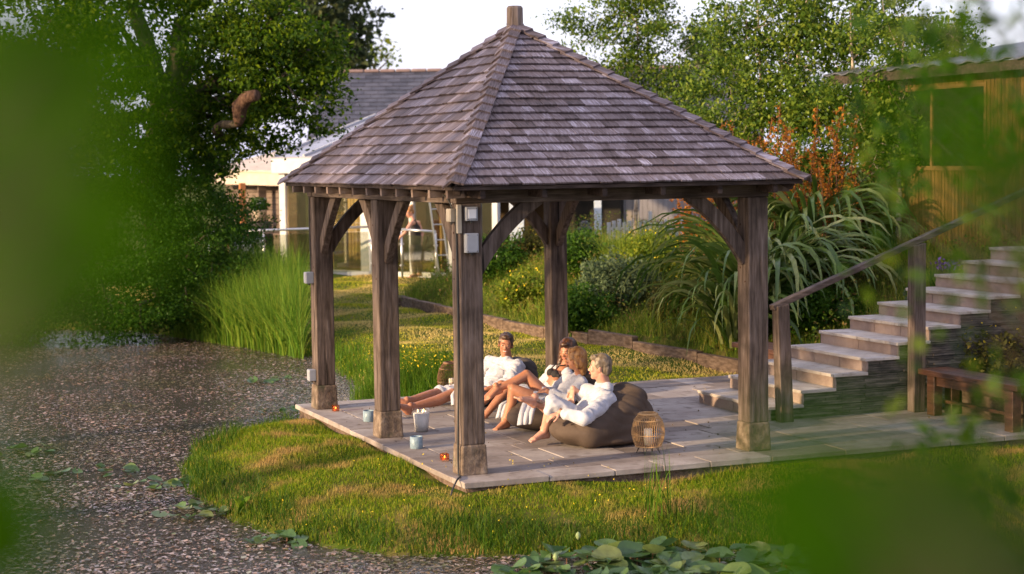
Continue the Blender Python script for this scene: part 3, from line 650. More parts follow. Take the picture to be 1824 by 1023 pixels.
w2, _ = person('woman with honey blonde hair in a white robe, bare legs crossed', W2, sk2, bl_m, (-.62,.78,.02), hair=hair_w2,
  limbs=[('shN','elN',.042,.038),('elN','wrN',.037,.024),('shF','elF',.04,.036),('elF','wrF',.036,.023),('hipN','knN',.088,.052),('knN',NP(W2['knN'],W2['anN'],.4)+V((.02,0,0)),.05,.050),(NP(W2['knN'],W2['anN'],.4)+V((.02,0,0)),'anN',.050,.031),('hipF','knF',.088,.052),('knF',NP(W2['knF'],W2['anF'],.4)-V((0,0,.015)),.05,.049),(NP(W2['knF'],W2['anF'],.4)-V((0,0,.015)),'anF',.049,.030)],
  feet=[dict(an=W2['anN'], d=(-.95,-.3,-.12), sc_=.95, big=-1), dict(an=W2['anF'], d=(-.9,-.2,-.28), up_=(-.3,0,.95), sc_=.93, big=1)],
  hands=[dict(w=W2['wrN'], d=(-.5,.8,-.1), nrm=(-.2,-.2,.9), side=None, curl=.6, sc_=.92), dict(w=W2['wrF'], d=(-.6,-.5,.0), nrm=(0,0,1), side=None, curl=.6, sc_=.92)], robe=(rb, (.5,.3,.7), .010), neck_r=.046, hs=.95)
def drape(pts, wdir, wid, name, parent, thick=.012, n=14):
    """hanging cloth strip following pts, width wid along wdir, pleated"""
    wdir = V(wdir).normalized(); vs = []; fs = []; m = len(pts)*6
    path = [V(pts[0]).lerp(V(pts[1]), i/6) if False else None for i in range(1)]
    P_ = [V(p) for p in pts]; pp = []
    for i in range(len(P_)-1):
        for k in range(6): pp.append(P_[i].lerp(P_[i+1], k/6))
    pp.append(P_[-1])
    for i, p in enumerate(pp):
        d = (pp[min(i+1,len(pp)-1)]-pp[max(i-1,0)]).normalized(); nn = d.cross(wdir).normalized(); t = i/(len(pp)-1)
        for k in range(n+1):
            u = k/n-.5; vs.append(p+wdir*u*wid*(1-.15*t)+nn*(.008*math.sin(u*17+1.3*math.sin(t*3))*(.3+t)+.006*math.sin(t*9+u*5)))
    for i in range(len(pp)-1):
        for k in range(n): fs.append((i*(n+1)+k, i*(n+1)+k+1, (i+1)*(n+1)+k+1, (i+1)*(n+1)+k))
    o = link(name, raw(vs, fs), robe_m, parent, True); s = o.modifiers.new('t', 'SOLIDIFY'); s.thickness = thick; return o
drape([(1.502, 1.888, 0.319), (1.339, 1.737, 0.305), (1.262, 1.654, 0.225), (1.231, 1.637, 0.118)], (.92,-.38,.1), .15, 'robe_hem', w2)

# brunette
W1 = dict(head=(2.249, 2.907, 0.634), neck=(2.217, 2.909, 0.491), chest=(2.158, 2.923, 0.360), pel=(1.990, 2.975, 0.156), shN=(2.181, 2.721, 0.392), elN=(2.014, 2.755, 0.238), wrN=(1.857, 2.820, 0.240), shF=(2.182, 3.134, 0.411), elF=(2.071, 3.220, 0.238), wrF=(1.893, 3.128, 0.213),
  hipN=(1.909, 2.902, 0.170), knN=(1.585, 2.935, 0.284), anN=(1.300, 2.920, -0.00946), hipF=(1.991, 3.138, 0.159), knF=(1.663, 3.281, 0.280), anF=(1.378, 3.325, 0.036))
dh_m = hairmat('dark_brown_hair', [(.014,.007,.005),(.045,.018,.010),(.16,.062,.025)])
sk3 = skinmat('olive_skin', (.36,.155,.09))
def hair_w1(L, F, S, U, s):
    P = hair_short(L, F, S, U, s)+[ell(L(-.03,0,.055), (.105*s,.098*s,.095*s), F, U), ell(L(-.08,0,-.02), (.07*s,.095*s,.11*s), F, U)]
    for k in (1, -1):
        P += [cap_prim(L(-.01,.080*k,.03), L(-.01,.092*k,-.09), .034*s, .042*s), cap_prim(L(-.01,.092*k,-.09), L(.045,.105*k,-.20), .042*s, .036*s), cap_prim(L(.045,.105*k,-.20), L(.075,.10*k,-.29), .036*s, .016*s)]
    P += [cap_prim(L(-.08,0,-.05), L(-.09,0,-.2), .065*s, .05*s)]
    return P
sd1 = V(W1['shN'])-V(W1['shF']); fr = V((-.75,-.25,.55))
bra = []
rb = [cap_prim(W1['pel'], NP(W1['pel'], W1['chest'], .45), .14, .11, sd1, .8), cap_prim(W1['shN'], W1['elN'], .066, .062), cap_prim(W1['elN'], NP(W1['elN'], W1['wrN'], .7), .062, .05), cap_prim(W1['shF'], W1['elF'], .066, .062), cap_prim(W1['elF'], NP(W1['elF'], W1['wrF'], .7), .062, .05),
      cap_prim(NP(W1['neck'], W1['shN'], .6), NP(W1['pel'], W1['shN'], .3), .052, .05), cap_prim(NP(W1['neck'], W1['shF'], .6), NP(W1['pel'], W1['shF'], .3), .052, .05), cap_prim(V(W1['chest'])-fr*.09, V(W1['pel'])-fr*.08, .12, .13), cap_prim(W1['hipN'], NP(W1['hipN'], W1['knN'], .4), .10, .085), cap_prim(W1['hipF'], NP(W1['hipF'], W1['knF'], .5), .10, .08)]
w1, _ = person('woman with long dark wavy hair, white robe open over a black bikini top', W1, sk3, dh_m, (-.80,-.55,-.16), hair=hair_w1,
  limbs=[('shN','elN',.042,.038),('elN','wrN',.037,.024),('shF','elF',.04,.036),('elF','wrF',.036,.023),('hipN','knN',.086,.051),('knN','anN',.050,.031),('hipF','knF',.085,.051),('knF','anF',.05,.031)],
  feet=[dict(an=W1['anN'], d=(-.95,-.3,-.2), sc_=.93, big=-1), dict(an=W1['anF'], d=(-.95,-.2,-.2), sc_=.93, big=1)],
  hands=[dict(w=W1['wrN'], d=(-.8,.5,-.1), nrm=(-.2,-.2,.9), side=None, curl=.6, sc_=.92), dict(w=W1['wrF'], d=(-.8,-.4,-.1), nrm=(0,0,1), side=None, curl=.6, sc_=.92)], robe=(rb, (.5,.3,.7), .010), neck_r=.045, hs=.95,
  extra=[ell(V(W1['chest'])+fr*.08+sd1*.14, (.056,.056,.056)), ell(V(W1['chest'])+fr*.08-sd1*.14, (.056,.056,.056))])
bt = fuse([ell(V(W1['chest'])+fr*.100+sd1*.14, (.046,.050,.046)), ell(V(W1['chest'])+fr*.100-sd1*.14, (.046,.050,.046)), cap_prim(V(W1['chest'])+fr*.09+sd1*.3, V(W1['chest'])+fr*.09-sd1*.3, .02, .02)], .006, 2); link('bikini_top', bt, black_m, w1, True)
for k in (1, -1): MB().tube([V(W1['chest'])+fr*.135+sd1*.14*k, NP(W1['neck'], W1['chest'], .35)+fr*.10+sd1*.12*k, NP(W1['neck'], W1['chest'], 0)+fr*.02+sd1*.12*k], .007, 6).build('bikini_strap', black_m, w1)
drape([(1.587, 2.764, 0.196), (1.488, 2.747, 0.148), (1.428, 2.708, 0.027)], (.92,-.38,.05), .12, 'robe_hem', w1)

# young man
M1 = dict(head=(2.039, 4.074, 0.607), neck=(2.064, 4.107, 0.461), chest=(1.988, 4.071, 0.310), pel=(1.749, 3.936, 0.103), shN=(2.067, 3.829, 0.392), elN=(1.893, 3.617, 0.239), wrN=(1.625, 3.615, 0.197), shF=(1.960, 4.360, 0.386), elF=(1.826, 4.398, 0.180), wrF=(1.676, 4.182, 0.091),
  hipN=(1.632, 3.768, 0.107), knN=(1.261, 3.653, 0.168), anN=(0.737, 3.535, 0.070), hipF=(1.743, 4.154, 0.090), knF=(1.333, 4.162, 0.127), anF=(0.850, 3.976, 0.072))
db_m = hairmat('short_brown_hair', [(.02,.010,.007),(.06,.030,.018),(.12,.06,.035)])
sk4 = skinmat('tan_skin', (.38,.165,.10))
sdm = V(M1['shN'])-V(M1['shF'])
rb = [cap_prim(M1['chest'], NP(M1['chest'], M1['neck'], .55), .15, .10, sdm, .8), cap_prim(M1['pel'], M1['chest'], .15, .15, sdm, .8), cap_prim(M1['shN'], M1['shF'], .072, .072), cap_prim(M1['shN'], M1['elN'], .082, .088), cap_prim(M1['elN'], NP(M1['elN'], M1['wrN'], .45), .09, .07),
      cap_prim(M1['shF'], M1['elF'], .08, .08), cap_prim(M1['elF'], NP(M1['elF'], M1['wrF'], .5), .08, .07), cap_prim(M1['hipN'], NP(M1['hipN'], M1['knN'], .80), .11, .085), cap_prim(M1['hipF'], NP(M1['hipF'], M1['knF'], 1.08), .10, .072)]
m1, _ = person('smiling young man with brown hair in a white robe, legs stretched out', M1, sk4, db_m, (-.42,-.88,-.10), (.12,0,1), hair=hair_short, smile=True,
  limbs=[('shN','elN',.05,.043),('elN','wrN',.043,.028),('shF','elF',.048,.042),('elF','wrF',.042,.027),('hipN','knN',.088,.060),('knN',NP(M1['knN'],M1['anN'],.35)-V((0,0,.02)),.058,.058),(NP(M1['knN'],M1['anN'],.35)-V((0,0,.02)),'anN',.058,.036),('hipF','knF',.086,.058),('knF',NP(M1['knF'],M1['anF'],.35),.056,.055),(NP(M1['knF'],M1['anF'],.35),'anF',.055,.035)],
  feet=[dict(an=M1['anN'], d=(-.75,-.2,.62), up_=(.6,0,.8), big=-1), dict(an=M1['anF'], d=(-.75,.1,.62), up_=(.6,0,.8), big=1)],
  hands=[dict(w=M1['wrN'], d=(-.9,-.1,-.2), nrm=(0,-.2,.9), side=None, curl=.6), dict(w=M1['wrF'], d=(-.9,-.1,-.2), nrm=(0,0,1), side=None, curl=.6)], robe=(rb, (.4,.3,.8), .012), neck_r=.056)
drape([(1.322, 3.579, 0.231), (1.241, 3.499, 0.170), (1.231, 3.475, 0.074)], (.85,-.5,.05), .10, 'robe_hem', m1)
# beard shadow on the two men's jaws is left to the skin tone

# bean bags
bag_m = surf('taupe_canvas', [(.058,.040,.030),(.082,.058,.046),(.10,.073,.058)], 3, rough=.8, bump=.25, bscale=120, dist=.003, spec=.25)
bag_d = surf('dark_taupe_canvas', [(.05,.042,.040),(.075,.062,.06)], 3, rough=.8, bump=.25, bscale=120, dist=.003)
def bean_bag(prims, label, mat, seam, c):
    me = fuse(prims, .013, 34, .6); n = len(me.vertices)
    for v in me.vertices:
        p = v.co; q = mnoise.noise(p*4)*.012; a = math.atan2(p.y-c[1], p.x-c[0])
        w = abs(math.sin((p.x-c[0])*21+(p.z)*34+mnoise.noise(p*5)*2.2)); m_ = max(0, 1-abs(p.z-.33)/.2)
        v.co += v.normal*(q-.018*(1-w)**3*m_); v.co.z = max(v.co.z, .004)
    t = empty('bean_bag', (c[0], c[1], 0), label, 'bean bag', 'bean bags on the patio')
    link('cover', me, mat, t, True)
    if seam: MB().tube(seam, .004, 5).build('seam', mat, t)
    return t
bean_bag([ell((1.72,1.08,.16), (.45,.42,.175)), ell((1.60,1.0,.15), (.38,.36,.16)), ell((1.96,1.08,.23), (.29,.39,.25)), cap_prim((2.04,.88,.42), (2.06,1.26,.42), .10, .10), cap_prim((2.08,.90,.16), (2.10,1.25,.16), .15, .14), cap_prim((1.52,.80,.15),(1.98,.84,.36), .16, .12), ell((1.74,1.05,.06), (.43,.40,.07))],
  'large taupe bean bag nearest the camera under the grey haired man', bag_m, None, (1.74,1.07))
bean_bag([ell((1.72,2.12,.15), (.44,.38,.155)), ell((2.1,2.1,.30), (.2,.34,.24)), ell((1.55,2.05,.12), (.32,.30,.13))], 'taupe bean bag under the blonde woman, half hidden behind the nearest one', bag_m, None, (1.75,2.1))
bean_bag([ell((1.95,2.95,.13), (.42,.36,.14)), ell((2.35,2.95,.28), (.2,.32,.22))], 'dark bean bag under the dark haired woman', bag_d, None, (2.0,2.95))
bean_bag([ell((1.80,4.0,.10), (.48,.38,.11)), ell((2.20,4.12,.24), (.20,.34,.22)), ell((2.22,3.98,.33), (.13,.2,.14))], 'dark bean bag behind the smiling young man', bag_d, None, (1.8,3.95))

# rattan lanterns
ratt = surf('pale_rattan', [(.30,.17,.07),(.50,.31,.15)], 20, rough=.6, bump=.2); ratt_d = surf('brown_rattan', [(.14,.07,.035),(.24,.13,.07)], 20, rough=.6, bump=.2)
wax_m = surf('cream_wax', [(.66,.58,.46),(.74,.66,.54)], 6, rough=.5, bump=.05); flame_m = emit('flame', (1,.62,.2), 9)
wire_m = surf('thin_black_wire', [(.02,.018,.016),(.05,.04,.035)], 10, rough=.5, bump=0)
wax_m.node_tree.nodes['Principled BSDF'].inputs['Subsurface Weight'].default_value = .2
def lantern(c, R, H, leg, mat, label, nst):
    t = empty('rattan_lantern', c, label, 'lantern', 'rattan lanterns on the patio'); c = V(c)
    prof = lambda u: R*(.62+.38*math.sin(PI*min(1, max(0, (u*.92+.1))))**.8) if u < .85 else R*(.62+.38*math.sin(PI*(.85*.92+.1))**.8)*(1-(u-.85)*2.2)
    mb = MB()
    for k in range(nst):
        a = 2*PI*k/nst; mb.tube([c+V((prof(u)*math.cos(a), prof(u)*math.sin(a), leg+H*u)) for u in [i/9 for i in range(10)]], .0028, 4)
    mb.build('woven_cage', mat, t, kind='stuff')
    for u, r_ in ((0,.006),(.36,.004),(.8,.006),(1,.009),(.985,.009)):
        MB().tube([c+V(((prof(u)+.002)*math.cos(a), (prof(u)+.002)*math.sin(a), leg+H*u)) for a in [2*PI*i/28 for i in range(29)]], r_, 6).build('hoop', mat, t)
    MB().lathe(c+V((0,0,leg-.004)), [(prof(0),0),(prof(0),.010)], 24).build('base', ratt_d, t)
    for k in range(4):
        a = PI/4+k*PI/2; q = V((math.cos(a), math.sin(a), 0))
        for w_ in (-.3, .3):
            q2 = V((math.cos(a+w_), math.sin(a+w_), 0)); MB().tube([c+q2*R*.55+V((0,0,leg)), c+q*R*.75+V((0,0,.004))], .003, 5).build('leg', wire_m, t)
    ca = MB().lathe(c+V((0,0,leg+.007)), [(.038,0),(.038,.14),(.03,.145)], 20).build('candle', wax_m, t, True)
    tag(ca)
    return t
lantern((1.858, 0.310, 0), .145, .285, .07, ratt, 'pale rattan lantern with a cream candle beside the nearest bean bag', 46)
lantern((1.678, 4.787, 0), .165, .33, .03, ratt_d, 'brown rattan lantern standing at the back edge of the patio behind the stretched out legs', 40)
# candles
def flame(c, par, h=.022): MB().lathe(c, [(.001,0),(.0042,h*.28),(.0035,h*.55),(.0006,h)], 8).build('flame', flame_m, par, True)
gl = glassm('candle_glass', (.97,.97,.97), .94)
for nd_ in gl.node_tree.nodes:
    if nd_.type == 'MAP_RANGE': nd_.inputs[4].default_value = .14
c = V((0.494, 2.446, 0)); t = empty('jar_candle', c, 'large white three wick candle in a tall clear glass, beside the middle post', 'candle')
MB().lathe(c, [(.062,.004),(.079,.175)], 28).build('wax', surf('white_wax', [(.72,.69,.66),(.8,.77,.74)], 6, rough=.4, bump=0), t, True)
MB().lathe(c, [(.064,0),(.067,.02),(.088,.215),(.091,.22),(.088,.22),(.084,.2),(.066,.006)], 32).build('glass', gl, t, True)
for k in range(3):
    q = c+V((.035*math.cos(k*2.1+.5), .035*math.sin(k*2.1+.5), .175)); MB().tube([q, q+V((0,0,.012))], .0012, 5).build('wick', wire_m, t); flame(q+V((0,0,.010)), t, .026)
blue_m = surf('blue_ceramic', [(.13,.19,.24),(.24,.31,.36)], 30, rough=.35, bump=.6, dist=.006)
for (px_, py_, z, r, l) in ((*(0.113, 1.498, 0), .058, 'blue embossed ceramic candle pot in front of the middle post'), (*(0.226, 3.278, 0), .058, 'blue embossed ceramic candle pot left of the middle post, half hidden by it')):
    c = V((px_, py_, 0)); t = empty('ceramic_candle', c, l, 'candle pot', 'blue ceramic candle pots')
    MB().lathe(c, [(r*.92,0),(r,.006),(r,.110),(r*.92,.112),(r*.88,.10),(r*.88,.09)], 28).build('pot', blue_m, t, True)
    MB().lathe(c, [(r*.84,.088),(r*.84,.094)], 24).build('wax', wax_m, t)
amb = glassm('amber_glass', (1,.66,.34), .85, .1)
for (px_, py_, z, l) in ((*(0.117, 0.768, 0), 'square amber glass tealight holder left of the front post'), (*(0.131, 4.123, 0), 'square amber glass tealight holder at the foot of the far left post')):
    t = empty('tealight_holder', (px_, py_, 0), l, 'tealight', 'amber glass tealight holders'); s = .032; 
    MB().box(px_-s,px_+s,py_-s,py_+s,0,.010).build('base', amb, t, bevel=.004)
    for (a0,a1,b0_,b1_) in ((-s,s,-s,-s+.005),(-s,s,s-.005,s),(-s,-s+.005,-s+.005,s-.005),(s-.005,s,-s+.005,s-.005)): MB().box(px_+a0,px_+a1,py_+b0_,py_+b1_,.010,.066).build('glass_side', amb, t)
    MB().lathe((px_,py_,.011), [(.021,0),(.021,.018)], 16).build('tealight', wax_m, t); flame(V((px_,py_,.03)), t, .018)

# ------------------------------------------------------------------ stone staircase, newels, handrail, benches
tread_m = surf('tread_stone', [(.26,.22,.19),(.40,.35,.315),(.50,.455,.42)], 3, rough=.75, bump=.3, obj_var=.15, detail=9, spots=((.17,.13,.10),8,.58,.75))
stc = empty('stone_staircase', (3.9, 2.2, 0), 'wide flight of pale stone steps climbing the bank beside the gazebo', 'steps')
YN, YF, RUN, RISE, XS, NS = 1.47, 2.92, .375, .14, 3.77, 11
for k in range(NS):
    x0 = XS+k*RUN; z1 = RISE*(k+1); yy = YN
    cuts = [YN, YN+(.5 if k % 2 else .72), YN+(.98 if k % 2 else 1.1), YF] if k % 2 else [YN, YN+.72, YF]
    for a_, b_ in zip(cuts[:-1], cuts[1:]):
        MB().box(x0-.02, x0+RUN+.01, a_-(.02 if a_ == YN else -.003), b_-.003, z1-.032, z1).build('tread', tread_m, stc, bevel=.005)
        MB().box(x0+.004, x0+.026, a_+.004, b_-.004, z1-RISE+.0, z1-.034).build('riser', riser_m, stc, bevel=.002)
core = MB()
for k in range(NS): core.box(XS+.028+k*RUN, XS+NS*RUN+.3, YN+.03, YF-.02, RISE*k-(.2 if k == 0 else 0), RISE*(k+1)-.036)
core.build('step_core', mortar_m, stc)
sw = MB()
for k in range(NS):                                # thin stacked slate up the open side
    for c_ in range(6):
        zz = RISE*k+c_*RISE/6; x = XS+.02+(k+(c_ > 4))*RUN; xe = XS+NS*RUN
        while x < xe-.02:
            w = random.uniform(.12,.42); w = min(w, xe-x)
            sw.box(x, x+w-.004, YN+random.uniform(-.004,.012), YN+.05, zz+.001, zz+RISE/6-.0015 if c_ != 4 else zz+RISE/6-.006); x += w
sw.build('slate_courses', slate_wall_m, stc, kind='stuff')
for (nx, nh, lab) in ((3.87, 1.14, 'short leaning oak newel post at the foot of the steps'), (5.42, 1.68, 'tall oak newel post half way up the steps, beside the bench')):
    MB().quadbox([(nx-.06,1.30,0),(nx+.08,1.30,0),(nx+.08,1.42,0),(nx-.06,1.42,0),(nx-.10,1.30,nh),(nx+.03,1.30,nh+.02),(nx+.03,1.42,nh+.02),(nx-.10,1.42,nh)] if nh < 1.3 else [(nx-.07,1.30,0),(nx+.07,1.30,0),(nx+.07,1.42,0),(nx-.07,1.42,0),(nx-.07,1.30,nh),(nx+.07,1.30,nh+.03),(nx+.07,1.42,nh+.03),(nx-.07,1.42,nh)]).build('newel_post', wood_z, bevel=.008)
    tag(bpy.context.scene.objects[-1] if False else COL.objects[-1], lab, 'newel post')
MB().bar((3.74,1.37,1.125),(8.6,1.37,2.86),(0,1,0),.09,.055).build('handrail', wood_x, bevel=.008); tag(COL.objects[-1], 'long sloping oak handrail over the stone steps', 'handrail')
MB().box(8.0,8.1,1.32,1.42,1.3,2.6).build('newel_post', wood_z, bevel=.008); tag(COL.objects[-1], 'topmost oak newel post at the head of the steps', 'newel post')
bench_m = surf('red_brown_bench', [(.03,.011,.007),(.065,.026,.015),(.11,.05,.03)], 4, (7,.6,7), .42, .35, spec=.5)
def bench(x0, x1, y0, y1, label):
    t = empty('bench', ((x0+x1)/2, (y0+y1)/2, 0), label, 'bench'); n = 3; w = (x1-x0)/n
    for i in range(n): MB().box(x0+i*w+.003, x0+(i+1)*w-.003, y0, y1, .395, .45).build('seat_plank', bench_m, t, bevel=.006)
    for y in (y0+.08, y1-.25):
        MB().box(x0+.02, x0+.12, y, y+.12, 0, .393).build('leg', bench_m, t, bevel=.006); MB().box(x1-.13, x1-.03, y, y+.12, 0, .393).build('leg', bench_m, t, bevel=.006)
    MB().box(x0+.05, x0+.08, y0+.2, y1-.25, .3, .39).build('apron', bench_m, t)
    MB().box(x0+.16, x1-.16, y0+.15, y1-.2, .12, .15).build('low_shelf', bench_m, t)
bench(5.36, 5.72, -.28, 1.26, 'red brown timber bench at the foot of the bank, right of the tall newel post')
bench(5.0, 5.4, 3.1, 4.4, 'timber bench on the far side of the steps, only its end showing')
# sleepers edging the bank
sleeper_m = surf('weathered_sleeper', [(.04,.025,.016),(.11,.072,.05),(.19,.135,.10)], 5, (1.5,1.5,5), .9, .7)
se = empty('timber_edging', (5.1, 10, 0), 'low weathered sleeper edging along the foot of the planted bank', 'edging')
yy = 4.6
while yy < 16.4:
    y2 = yy+random.uniform(1.1,1.6); xa, xb = float(edge_x(yy))-.03, float(edge_x(y2))-.03; zg = gz(xa-.1, yy)
    hh = random.uniform(.17,.24); MB().bar((xa,yy+.01,zg+hh/2-.03),(xb,y2-.01,zg+hh/2-.03+random.uniform(-.015,.015)),(1,0,0),.11,hh).build('sleeper', sleeper_m, se, bevel=.01); yy = y2
for i in range(4):
    a_ = V((5.0+i*.5, 16.5+i*.75, gz(5+i*.5-.2,16.5+i*.75)+.07)); MB().bar(a_, a_+V((.48,.72,0)),(1,-.6,0),.11,.18).build('sleeper', sleeper_m, se, bevel=.01)
MB().bar((5.76,-.6,.12),(5.76,1.3,.12),(1,0,0),.08,.36).build('sleeper', sleeper_m, se, bevel=.01)

# ------------------------------------------------------------------ bank vegetation
herb_m = leafm('bank_herbs', [(.05,.10,.008),(.095,.17,.014),(.16,.24,.02),(.26,.29,.03),(.33,.26,.06)], .4, .6, big=((.10,.12,.03),.8,.5,.65))
def bank_pts(n, x0, x1, y0, y1):
    x = rng.uniform(x0, x1, n); y = rng.uniform(y0, y1, n); k = (x > edge_x(y)+.03) & ~((x < 8.3) & (y > 1.3) & (y < 3.05)); x, y = x[k], y[k]
    return np.stack([x, y, ground_z(x, y)], 1)
p = bank_pts(80000, 5, 11, 3.1, 19); hn = np.array([mnoise.noise((a*.7, b*.7, 5)) for a, b in p[:, :2]])
h = (.08+.30*rng.random(len(p))**1.5)*(1+1.1*hn)
tag(blades(p, h, np.full(len(p), .011), .9*rng.random(len(p)), herb_m, 'meadow_grass'), 'long wild grass and herbs covering the bank', 'grass', kind='stuff')
lv_ = bank_pts(36000, 5, 11, 3.1, 21); lv_[:,2] += .02+.34*rng.random(len(lv_))**1.3*(1+.8*np.sin(lv_[:,0]*3+np.sin(lv_[:,1]*2)*2))
herbleaf = leafm('herb_leaf', [(.04,.09,.010),(.09,.16,.015),(.16,.22,.02),(.25,.25,.04),(.20,.10,.04),(.07,.14,.03)], .4, .6)
tag(leafobj('bank_herbs', lv_, .045, herbleaf), 'leafy wild herbs mixed through the grass of the bank', 'herbs', kind='stuff')
def clump(cx, cy, cz, r, n, shell=.5, flat=1):
    d = rng.normal(size=(n, 3)); d /= np.linalg.norm(d, axis=1)[:, None]; rad = r*(shell+(1-shell)*rng.random(n)**.6)
    a = rng.random(3)*6; lump = 1+.22*np.sin(d[:, 0]*5+a[0])*np.sin(d[:, 1]*5+a[1])+.15*np.sin(d[:, 2]*9+a[2])
    c = d*(rad*lump)[:, None]; c[:, 2] *= flat; return c+np.array([cx, cy, cz])
shrub_ms = [leafm('shrub_green', [(.02,.06,.005),(.045,.11,.010),(.08,.16,.015)], .4, .5), leafm('shrub_yellow_green', [(.07,.12,.010),(.14,.20,.015),(.25,.27,.025)], .45, .5), leafm('shrub_grey_green', [(.05,.08,.04),(.09,.13,.06),(.14,.18,.09)], .35, .6), leafm('shrub_olive', [(.05,.055,.015),(.10,.10,.02),(.17,.14,.035)], .4, .6)]
yel = leafm('yellow_flowers', [(.70,.50,.02),(.85,.65,.05)], .2, .6); pur = leafm('purple_flowers', [(.14,.06,.25),(.26,.14,.38)], .2, .6)
def on_bank(px_py_t): return px_py_t
SHR = [((900,455),29,.55,0,'leafy green shrub behind the front post of the gazebo'),((960,430),31,.5,3,'olive shrub close left of the back post'),((1050,440),29,.5,0,'dark green shrub just right of the back post'),((1110,520),25.5,.55,2,'grey green herb mound in the middle of the bank'),((1180,470),28,.5,1,'yellow green bush below the picket fence'),((1060,560),24,.42,0,'low dark tussock at the foot of the bank right of the back post'),((800,455),33,.45,1,'yellow green bush seen between the middle and front posts'),((1235,540),23.5,.4,3,'olive tussock left of the big flax'),((1475,560),20.5,.4,0,'green shrub between the flax and the steps'),((930,530),28,.4,1,'bright green bush just above the sleeper edging'),((1740,640),18.3,.45,3,'olive shrub behind the red brown bench'),((1660,560),20,.35,2,'grey green shrub beside the upper steps')]
xyz = {}
SP = [(6.575, 15.692, 0.453),(7.376, 15.761, 0.674),(7.114, 12.999, 0.682),(6.244, 9.923, 0.424),(7.123, 10.454, 0.735),(5.375, 9.335, 0.140),(8.382, 23.100, 0.054),(6.264, 8.011, 0.326),(6.850, 5.237, 0.451),(5.658, 12.202, 0.197),(6.435, 1.723, 0.439),(7.037, 3.343, 0.763)]
for (q_, t_, r, mi, lab), c in zip(SHR, SP):
    z = gz(c[0], c[1]); root = empty('shrub', (c[0], c[1], z), lab, 'shrub'); root['group'] = 'shrubs planted on the bank'
    leafobj('foliage', np.concatenate([clump(c[0]+rng.normal()*.1, c[1]+rng.normal()*.1, z+r*.7, r, 2600, .3, .85), clump(c[0]+r*.5, c[1]-.1, z+r*.5, r*.7, 1200, .3), clump(c[0]-r*.5, c[1], z+r*.55, r*.7, 1200, .3)]), .06, shrub_ms[mi], root)
    s_ = MB()
    for k in range(5): s_.tube([(c[0], c[1], z-.05), (c[0]+random.uniform(-.3,.3)*r*1.5, c[1]+random.uniform(-.3,.3)*r, z+r)], .008, 5)
    s_.build('stems', wood_dk, root)
    if mi in (1, 3): leafobj('flowers', clump(c[0], c[1], z+r*.8, r*1.05, 90, .8), .035, yel, root, kind='stuff')
def tall_grass(loc, n, r, h, mat, name, label, cat, w=.012, lean=.8, kind=None, segs=4, sx=1, sy=1):
    c = V(loc); a = rng.random(n)*2*PI; rr = r*np.sqrt(rng.random(n)); x = c.x+rr*np.cos(a)*sx; y = c.y+rr*np.sin(a)*sy; z = np.maximum(ground_z(x, y), WZ-.05)
    return tag(blades(np.stack([x, y, z], 1), h*(.55+.5*rng.random(n)), np.full(n, w), lean*rng.random(n)**1.3, mat, name, segs=segs), label, cat, kind=kind)
tall_grass((7.235, 11.655, 0.751), 500, .5, .9, shrub_ms[1], 'ornamental_grass', 'tall arching yellow green grass tuft on the bank below the picket fence', 'grass tuft', .014)
tall_grass((10.578, 27.832, 0.022), 500, .6, 1.0, shrub_ms[3], 'ornamental_grass', 'feathery olive grass tuft near the glass balustrade', 'grass tuft', .012)
tall_grass((7.4,7.0,0), 500, .35, .95, shrub_ms[1], 'ornamental_grass', 'upright striped blades between the flax and the handrail', 'grass tuft', .02, .5)
c = (1.379, 6.092, -0.050)
tall_grass((1.75,6.4,0), 1800, .75, .5, lush_m, 'meadow_flowers', 'green stems of yellow wildflowers on the pond edge behind the gazebo', 'wildflowers', .008, .6)
fl = clump(1.9,6.3,.27,.8,420,.2,.25); leafobj('wildflower_heads', fl, .028, yel, kind='stuff'); tag(COL.objects[-1], 'yellow wildflower heads on the pond edge', 'flowers')
leafobj('wildflower_heads', np.array([(x_, y_, gz(x_, y_)+.06+.05*random.random()) for x_, y_ in [(random.uniform(-1.6,1.5), random.uniform(-1.7,1)) for _ in range(160)] if sdist(np.array([x_]), np.array([y_]))[0] > 0]), .016, yel, kind='stuff'); tag(COL.objects[-1], 'tiny yellow flowers dotted in the near bank', 'flowers')
tall_grass((0.981, -1.522, -0.250), 26, .15, .60, lush_m, 'grass_tuft', 'tuft of tall bright blades in the near bank in front of the lantern', 'grass tuft', .012, .45)
# iris leaves on the pond's far shore
tall_grass((0.073, 17.825, -0.300), 14, .35, .75, shrub_ms[2], 'iris_clump', 'pale upright iris leaves at the far pond edge, left', 'iris', .05, .5)
tall_grass((1.321, 16.865, -0.300), 10, .3, .7, shrub_ms[2], 'iris_clump', 'pale upright iris leaves at the far pond edge, beside the reeds', 'iris', .05, .4)
# reed bed
reed_m = leafm('reed_blade', [(.045,.11,.010),(.09,.19,.018),(.15,.27,.025),(.24,.30,.04),(.12,.25,.02)], .5, .5)
y = rng.uniform(11.2, 18.5, 34000); x = rng.uniform(.3, 4.2, 34000); s_ = sdist(x, y); k_ = (s_ > -.25) & (x+4.97 < .274*(y+13.27)) & (x+4.97 > .195*(y+13.27)) & (s_ < 2.0); x, y = x[k_], y[k_]; n = len(x)
hh = (.80+.34*rng.random(n))*(1+.12*np.sin(x*4+y*2))
tag(blades(np.stack([x, y, np.maximum(ground_z(x, y), -.4)], 1), hh+.25, np.full(n, .015), .12+.75*rng.random(n)**1.8, reed_m, 'reed_bed', segs=5, droop=.7), 'dense bed of tall bright green reeds at the pond edge', 'reeds', kind='stuff')

